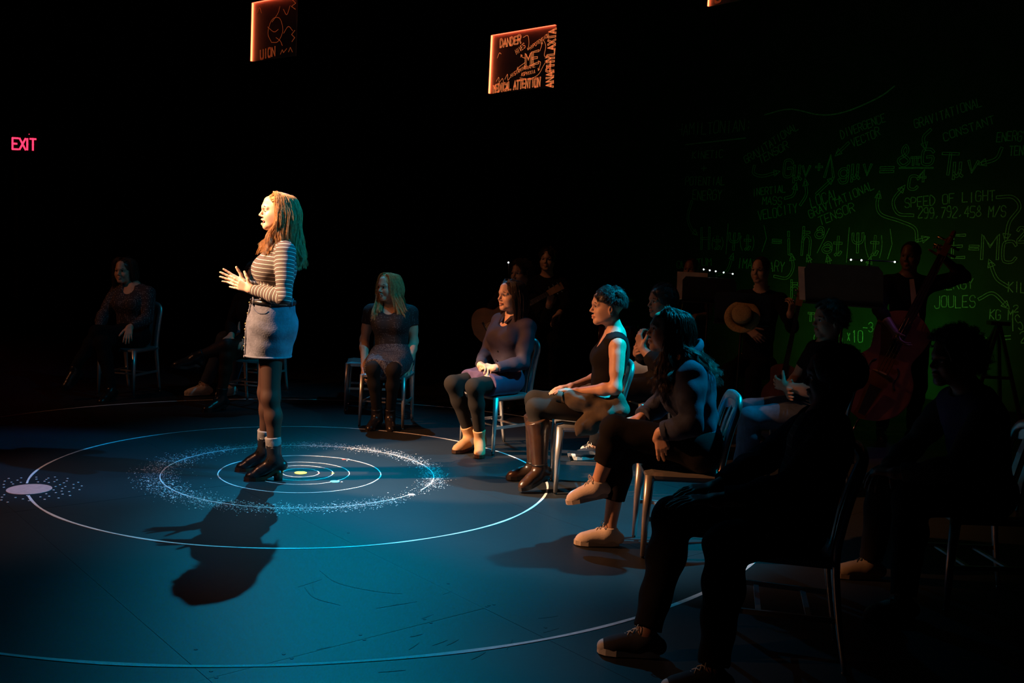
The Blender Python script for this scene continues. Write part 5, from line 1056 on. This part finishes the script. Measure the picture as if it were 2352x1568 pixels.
def strung(name, o, ax, nrm, L, w1, w2, waist, depth, neck, label, cat, wood, strings=6, head='peg'):
    ax = nv(ax); nrm = ARR_(nrm, float); nrm = nv(nrm - ax * nrm.dot(ax)); y = np.cross(nrm, ax); o = ARR_(o, float); r = empty(name, tuple(o)); tag(r, label, cat); Z = np.zeros(3)
    xs, ys = outline_fig8(L, w1, w2, waist)
    b = MB(); plate(b, xs, ys, depth, (Z - nrm * depth, ax, y, nrm)); bd = b.build('body', wood, r)
    b = MB(); plate(b, xs * 1.004 - .002 * L, ys * .97, .004, (Z, ax, y, nrm)); b.build('top_plate', wood, r)
    s = w1 / .2; hl = neck
    b = MB(); b.bar(ax * (L * .62) + nrm * .012 * s, ax * (L + hl) + nrm * .020 * s, .055 * s, .042 * s, up=nrm, ta=.010 * s); b.build('fingerboard', 'wood_dark', r)
    b = MB(); b.bar(ax * (L * .98) - nrm * .012 * s, ax * (L + hl) - nrm * .004 * s, .05 * s, .04 * s, up=nrm, ta=.030 * s); b.build('neck', wood, r)
    hp = ax * (L + hl) + nrm * .01
    if head == 'peg':
        b = MB(); b.bar(hp, hp + ax * .16 - nrm * .02, .055, .070, up=nrm, ta=.016); hd = b.build('headstock', 'wood_amber', r)
        for i in range(3):
            for g in (1, -1): MB().tube([hp + ax * (.04 + .045 * i) + y * .03 * g, hp + ax * (.04 + .045 * i) + y * .055 * g], [.006, .009], 8).build('tuning_peg', 'chrome', hd, True)
        for i in range(12): MB().bar(ax * (L + hl * (1 - .075 * i)) + y * .022 + nrm * .026, ax * (L + hl * (1 - .075 * i)) - y * .022 + nrm * .026, .003, up=nrm, ta=.003).build('fret', 'chrome', r)
        MB().lathe([(.052, 0), (.050, .003), (.0, .003)], ax * L * .66 + nrm * .003, 24, nrm).build('sound_hole', 'wood_dark', r)
        MB().bar(ax * L * .27 + y * .06 + nrm * .010, ax * L * .27 - y * .06 + nrm * .010, .018, up=nrm, ta=.014).build('bridge', 'wood_dark', r); bx = L * .27
    else:
        b = MB(); sp = [hp + ax * (.16 + .05 * math.cos(t)) * 1.0 - nrm * (.05 * math.sin(t)) * (1 - t / 14) for t in np.linspace(-1.5, 6, 24)]; b.bar(hp, hp + ax * .15, .055, .06, up=nrm, ta=.05); b.tube(sp, .020, 8); hd = b.build('scroll', wood, r, False)
        for i in range(4): g = 1 if i % 2 else -1; MB().tube([hp + ax * (.03 + .033 * i), hp + ax * (.03 + .033 * i) + y * .10 * g], [.008, .012], 8).build('tuning_peg', 'brass', hd, True)
        b = MB(); b.prism([(-.08, 0), (.08, 0), (.065, .06), (.03, .14), (-.03, .14), (-.065, .06)], .012, (ax * L * .42 + nrm * .004, y, nrm, ax)); b.build('bridge', 'wood_amber', r); bx = L * .42
        b = MB(); b.bar(ax * .04 + nrm * .05, ax * L * .30 + nrm * .09, .06, .10, up=nrm, ta=.014); b.build('tailpiece', 'wood_dark', r)
        MB().tube([Z, -ax * .22], [.009, .006], 8).build('endpin', 'chrome', r, True)
        for g in (1, -1): MB().tube(spline([ax * L * .34 + y * .15 * g + nrm * .006, ax * L * .38 + y * .12 * g + nrm * .006, ax * L * .48 + y * .12 * g + nrm * .006, ax * L * .52 + y * .09 * g + nrm * .006], 12), .007, 6).build('sound_slot', 'wood_dark', r, True)
    for i in range(strings):
        u = (i / (strings - 1) - .5); hb = .018 if head == 'peg' else .135
        MB().tube([ax * bx + y * u * .055 * (s if head != 'peg' else 1) + nrm * hb, ax * (L + hl) + y * u * .036 * s + nrm * .030 * s], .0010 * (1 if head == 'peg' else 2), 5).build('string', 'chrome', r)
    return r
def music_stand(x, y, z, F, label, w=.50, hgt=.34, tilt=.35, sheet=True):
    r = empty('music_stand', (x, y, 0), math.atan2(F[1], F[0]) ); tag(r, label, 'music stand')
    MB().tube([(0, 0, .12), (0, 0, z - .05)], .011, 8).build('pole', 'black_metal', r, True)
    for k in range(3): a = k * 2.094 + .5; MB().tube([(0, 0, .22), (.14 * math.cos(a), .14 * math.sin(a), .10), (.27 * math.cos(a), .27 * math.sin(a), .008)], .008, 8).build('leg', 'black_metal', r, True)
    c, s_ = math.cos(tilt), math.sin(tilt); fr = ((0, 0, z - .05), (0, 1, 0), (-s_, 0, c), (c, 0, s_))
    MB().prism([(-w / 2, 0), (w / 2, 0), (w / 2, hgt * .85), (w * .44, hgt), (-w * .44, hgt), (-w / 2, hgt * .85)], .004, fr).build('desk', 'black_metal', r)
    MB().box((-.06, -w / 2, z - .06), (.01, w / 2, z - .048)).build('lip', 'black_metal', r)
    if sheet:
        MB().prism([(.02, .01), (w / 2 + .055, .01), (w / 2 + .055, .30), (.02, .30)], .002, ((.012, 0, z - .045), (0, 1, 0), (-s_, 0, c), (c, 0, s_))).build('sheet_music', 'paper', r)
    return r
def musician(J, label, head, hands, skin, clothes, hair, sd, base, female=False):
    p = Fig(J, label, base, female=female, skin=skin, h=.0095, hh=.0060, group='musicians of the band')
    p.head(head); p.hand('L', *hands[0]); p.hand('R', *hands[1]); p.body()
    p.top('shirt', clothes[0], clothes[2]); p.pants('trousers', clothes[1])
    for q in 'LR': p.shoe(q, 'low', 'leather_black', 'leather_black')
    if hair == 'short': p.short_hair('hair_black', sd=sd, n=90)
    elif hair == 'bald': p.short_hair('hair_black', grow=.004, n=0, fringe=False, sd=sd)
    else: p.curly_hair('hair_black', R=.034, sd=sd)
    return p
def stool(x, y, label):
    r = empty('round_stool', (x, y, 0)); tag(r, label, 'stool')
    MB().lathe([(.15, .42), (.165, .435), (.165, .46), (.14, .472)], (0, 0, 0), 20).build('seat', 'black_cloth', r, True); MB().tube([(0, 0, .1), (0, 0, .43)], .02, 8).build('column', 'chrome', r, True)
    for k in range(3): a = k * 2.094; MB().tube([(0, 0, .2), (.22 * math.cos(a), .22 * math.sin(a), .01)], .012, 8).build('leg', 'black_metal', r, True)
H0 = ((-.5, .3, -.5), (0, 0, -1), (.4,) * 4)
# guitarist behind the woman in the plum skirt
stool(.02, 9.62, 'round black stool under the guitarist')
J = seated((.03, 9.62), (-.25, -.97), hd=(.045, 9.53, 1.27), nb=(.04, 9.60, 1.10), shL=(.20, 9.58, 1.03), shR=(-.13, 9.62, 1.03), elL=(.30, 9.44, .84), wrL=(.33, 9.34, .985), elR=(-.26, 9.52, .80), wrR=(-.08, 9.36, .83))
musician(J, 'seated guitarist, face half hidden behind the dark-haired woman in navy', (-.6, -.8, 0), (((.1, .2, .9), (-.3, .6, 0), (.8,) * 4), ((.5, -.3, -.6), (0, .8, 0), (.4,) * 4)), 'skin_tan', ('black_cloth', 'black_cloth', 1.9), 'curly', 21, (.03, 9.62))
strung('acoustic_guitar', (-.36, 9.36, .68), (.77, -.02, .48), (.05, -1, .05), .46, .19, .135, .105, .095, .33, 'acoustic guitar held by the seated guitarist, its headstock catching light', 'guitar', 'wood_amber')
# singer standing dim behind
J = seated((.34, 10.7), (-.2, -.98), hd=(.33, 10.62, 1.40), nb=(.34, 10.7, 1.22), pel=(.34, 10.7, .70), shL=(.51, 10.68, 1.15), shR=(.17, 10.70, 1.15), hipL=(.43, 10.7, .68), hipR=(.25, 10.7, .68), knL=(.46, 10.40, .50), knR=(.22, 10.40, .50), anL=(.46, 10.5, .085), anR=(.22, 10.5, .085), toL=(.47, 10.35, .03), toR=(.21, 10.35, .03), elL=(.56, 10.58, .92), elR=(.12, 10.58, .92), wrL=(.48, 10.36, .86), wrR=(.20, 10.36, .86))
r = empty('tall_stool', (.34, 10.74, 0)); tag(r, 'tall stool under the dim red-lit musician behind the guitarist', 'stool'); MB().lathe([(.15, .57), (.165, .58), (.16, .61)], (0, 0, 0), 18).build('seat', 'wood_dark', r, True)
for k in range(4): a = k * 1.571 + .785; MB().tube([(.10 * math.cos(a), .10 * math.sin(a), .58), (.17 * math.cos(a), .17 * math.sin(a), 0)], .013, 8).build('leg', 'wood_dark', r, True)
musician(J, 'dim red-lit musician on a tall stool behind the guitarist', (-.2, -.97, .05), (H0, H0), 'skin', ('black_cloth', 'black_cloth', 1.9), 'short', 22, (.34, 10.7))
# percussionist and drums
stool(1.95, 10.75, 'round black stool under the percussionist')
J = seated((1.95, 10.75), (-.5, -.86), hd=(1.86, 10.62, 1.375), nb=(1.93, 10.72, 1.20), shL=(2.07, 10.62, 1.13), shR=(1.78, 10.80, 1.13), elL=(2.05, 10.42, .90), wrL=(1.88, 10.24, .90), elR=(1.66, 10.60, .90), wrR=(1.62, 10.38, .92))
musician(J, 'percussionist seated behind the row of tiny white lights', (-.5, -.86, -.02), (((-.5, -.8, 0), (0, 0, -1), (.8,) * 4), ((-.5, -.8, 0), (0, 0, -1), (.8,) * 4)), 'skin_brown', ('black_cloth', 'black_cloth', .5), 'bald', 23, (1.95, 10.75))
def drum(name, c, r_, d, ax, label, legs=True):
    r = empty(name, c); tag(r, label, 'drum', 'drums of the kit'); ax = nv(ax)
    MB().lathe([(r_, 0), (r_, d)], (0, 0, 0), 28, ax).build('shell', 'drum_shell', r, True); MB().lathe([(r_ * .97, d + .004), (r_ * .97, d + .006)], (0, 0, 0), 28, ax).build('head', 'drum_head', r)
    MB().lathe([(r_ * .985, d - .012), (r_ * 1.03, d - .012), (r_ * 1.03, d + .012), (r_ * .985, d + .012)], (0, 0, 0), 28, ax).build('hoop', 'chrome', r)
    x = nv(np.cross(ax, (0, 1, .3))); y = np.cross(ax, x)
    for k in range(6): a = k * 1.047; q = (x * math.cos(a) + y * math.sin(a)) * r_ * 1.02; MB().tube([q + ax * d * .4, q + ax * d], .005, 6).build('lug', 'chrome', r)
    if legs:
        for k in range(3): a = k * 2.094; MB().tube([(r_ * .9 * math.cos(a), r_ * .9 * math.sin(a), .02), (r_ * 1.1 * math.cos(a), r_ * 1.1 * math.sin(a), -c[2] + .005)], .008, 6).build('leg', 'chrome', r, True)
drum('snare_drum', (1.50, 10.15, .62), .17, .14, (0, 0, 1), 'snare drum with chrome hoop in front of the percussionist'); drum('floor_tom', (1.10, 10.35, .40), .20, .36, (0, 0, 1), 'floor tom, the deepest drum standing upright'); drum('bass_drum', (1.30, 10.70, .30), .28, .36, (-.35, -.93, 0), 'bass drum lying on its side facing front', False)
def cymbal(x, y, z, R, label, tilt):
    r = empty('cymbal_stand', (x, y, 0)); tag(r, label, 'cymbal', 'cymbals of the kit')
    MB().tube([(0, 0, .25), (0, 0, z + .03)], .010, 8).build('pole', 'chrome', r, True)
    for k in range(3): a = k * 2.094 + .3; MB().tube([(0, 0, .35), (.26 * math.cos(a), .26 * math.sin(a), .005)], .008, 6).build('leg', 'chrome', r, True)
    MB().lathe([(R, 0), (R * .6, .012), (R * .22, .024), (R * .12, .042), (0.01, .046)], (0, 0, z), 32, nv((tilt, -.15, 1))).build('cymbal', 'brass', r, True); MB().ball((0, 0, z + .05), .012).build('wing_nut', 'chrome', r, True)
cymbal(1.02, 10.05, 1.08, .20, 'left cymbal on a chrome stand above the short-haired person', .2); cymbal(1.76, 10.42, 1.10, .20, 'right cymbal on a chrome stand before the percussionist', -.15)
# music stand with a row of small lights in front of the percussionist
music_stand(1.92, 9.85, 1.12, (.25, .97), 'music stand with amber sheet edge, below the row of five tiny lights', .52, .26)
def lamp_bar(x, y, z, d, pos, label):
    d = nv(d); r = empty('stand_light', (x, y, z)); tag(r, label, 'stand light'); MB().tube([d * (min(pos) - .03), d * (max(pos) + .03)], .006, 6).build('bar', 'black_metal', r, True); MB().bar(ARR_((0, 0, -.15)), ARR_((0, 0, 0)), .008, up=(0, 1, 0)).build('clip', 'black_metal', r)
    for q in pos: MB().ball(d * q + (0, -.006, -.002), .0075, 8, 6).build('bulb', 'led_white', r, True)
lamp_bar(1.99, 9.85, 1.378, (1, 0, -.10), (-.14, -.08, -.02, .06, .15), 'clip light bar with five tiny white bulbs in a row')
MB()
# man with the guitar-like bass, hat on the stand in front of him
stool(2.28, 9.22, 'round black stool under the man beside the straw hat')
J = seated((2.28, 9.22), (-.5, -.86), hd=(2.22, 9.08, 1.425), nb=(2.27, 9.18, 1.235), pel=(2.28, 9.2, .58), shL=(2.43, 9.08, 1.16), shR=(2.10, 9.26, 1.16), elL=(2.50, 8.90, .93), wrL=(2.42, 8.72, 1.05), elR=(2.02, 9.06, .92), wrR=(2.08, 8.80, .90))
p = musician(J, 'man in black with a pale collar, seated behind the straw hat', (-.62, -.78, -.05), (((.1, -.1, .9), (-.4, .6, 0), (.7,) * 4), ((.5, -.4, -.4), (0, .8, 0), (.4,) * 4)), 'skin', ('black_cloth', 'black_cloth', 1.9), 'bald', 24, (2.28, 9.22))
MB().tube([p.J['nb'] + (p.F * math.cos(t) + p.L * math.sin(t)) * .066 + (0, 0, .035) - p.off for t in np.linspace(0, 6.28, 20)], .010, 6, caps=False).build('collar', 'paper', p.root, True)
strung('electric_bass', (2.36, 8.70, .20), (.13, 0, .99), (-.25, -.97, 0), .42, .16, .13, .10, .045, .52, 'long-necked bass standing upright beside the man in black', 'bass guitar', 'wood_red', 4)
music_stand(1.93, 8.40, 1.02, (.35, .94), 'music stand carrying the straw hat', .46, .28, sheet=False)
ht = empty('straw_hat', (1.905, 8.285, 1.035)); ht.rotation_euler = (math.radians(62), 0, math.radians(-18)); tag(ht, 'round straw boater hat with dark band hung on a music stand', 'hat')
MB().lathe([(.145, 0), (.148, .004), (.145, .009), (.083, .010), (.083, .008)], (0, 0, 0), 40).build('brim', 'straw', ht, True); MB().lathe([(.084, .006), (.082, .075), (.076, .086), (.04, .089)], (0, 0, 0), 40).build('crown', 'straw', ht, True); MB().lathe([(.0855, .010), (.0850, .042), (.082, .043)], (0, 0, 0), 40).build('band', 'hat_band', ht, True)
# double bass player, standing
J = dict(pel=(3.42, 8.62, .93), nb=(3.36, 8.56, 1.45), hd=(3.33, 8.48, 1.615), shL=(3.55, 8.55, 1.375), shR=(3.19, 8.58, 1.375), elL=(3.80, 8.48, 1.46), wrL=(3.56, 8.36, 1.61), elR=(3.08, 8.40, 1.15), wrR=(3.16, 8.22, .98), hipL=(3.51, 8.62, .9), hipR=(3.33, 8.62, .9), knL=(3.55, 8.6, .5), knR=(3.30, 8.6, .5), anL=(3.55, 8.65, .085), anR=(3.28, 8.65, .085), toL=(3.58, 8.48, .03), toR=(3.24, 8.48, .03))
p = musician(J, 'standing bass player with one hand raised to the neck of a double bass', (-.65, -.76, -.08), (((-.3, -.2, .7), (-.5, -.5, .2), (.7,) * 4), ((.3, -.5, -.7), (.5, -.2, .1), (.4,) * 4)), 'skin_brown', ('black_cloth', 'black_cloth', 1.3), 'bald', 25, (3.4, 8.6))
MB().bar(p.J['nb'] + p.F * .105 + (0, 0, -.02) - p.off, p.J['nb'] + p.F * .155 + (.05, 0, -.33) - p.off, .035, .055, up=p.F, ta=.006).build('tie', 'tie_pink', p.root)
strung('double_bass', (2.93, 8.24, .24), (.385, .02, .92), (-.30, -.95, .12), .98, .30, .235, .165, .19, .52, 'dark varnished double bass leaning against the standing player', 'double bass', 'wood_red', 4, 'scroll')
music_stand(2.66, 8.05, 1.24, (.55, .83), 'music stand with an amber sheet, in front of the double bass', .62, .34)
lamp_bar(2.86, 8.10, 1.555, (1, 0, 0), (-.155, -.07, .20), 'clip light bar with three tiny white bulbs above a music stand')
# folding stand against the wall at the right edge
r = empty('folding_stand', (5.05, 10.35, 0)); tag(r, 'dark folding A-frame stand before the green wall at right edge', 'stand')
for g in (-1, 1):
    MB().bar((0, 0, .98), (.26 * g, -.12, 0), .035, up=(0, 1, 0), ta=.03).build('leg', 'wood_dark', r); MB().bar((0, .02, .98), (.24 * g, .28, 0), .035, up=(0, 1, 0), ta=.03).build('leg', 'wood_dark', r)
MB().bar((-.16, -.07, .42), (.16, -.07, .42), .03, up=(0, 0, 1), ta=.03).build('crossbar', 'wood_dark', r); MB().box((-.10, -.04, .96), (.10, .07, 1.0)).build('cap', 'wood_dark', r)
# lone stand lamp above the guitarist's shoulder
r = empty('clip_lamp', (-.075, 9.90, 1.36)); tag(r, 'single tiny white clip lamp left of the guitarist', 'lamp'); MB().ball((0, 0, 0), .008).build('bulb', 'led_white', r, True); MB().tube([(0, .01, 0), (.02, .06, -.2), (.02, .06, -1.355)], .006, 6).build('stem', 'black_metal', r, True); MB().lathe([(.10, 0), (.10, .012)], (.02, .06, -1.36), 14).build('base', 'black_metal', r)
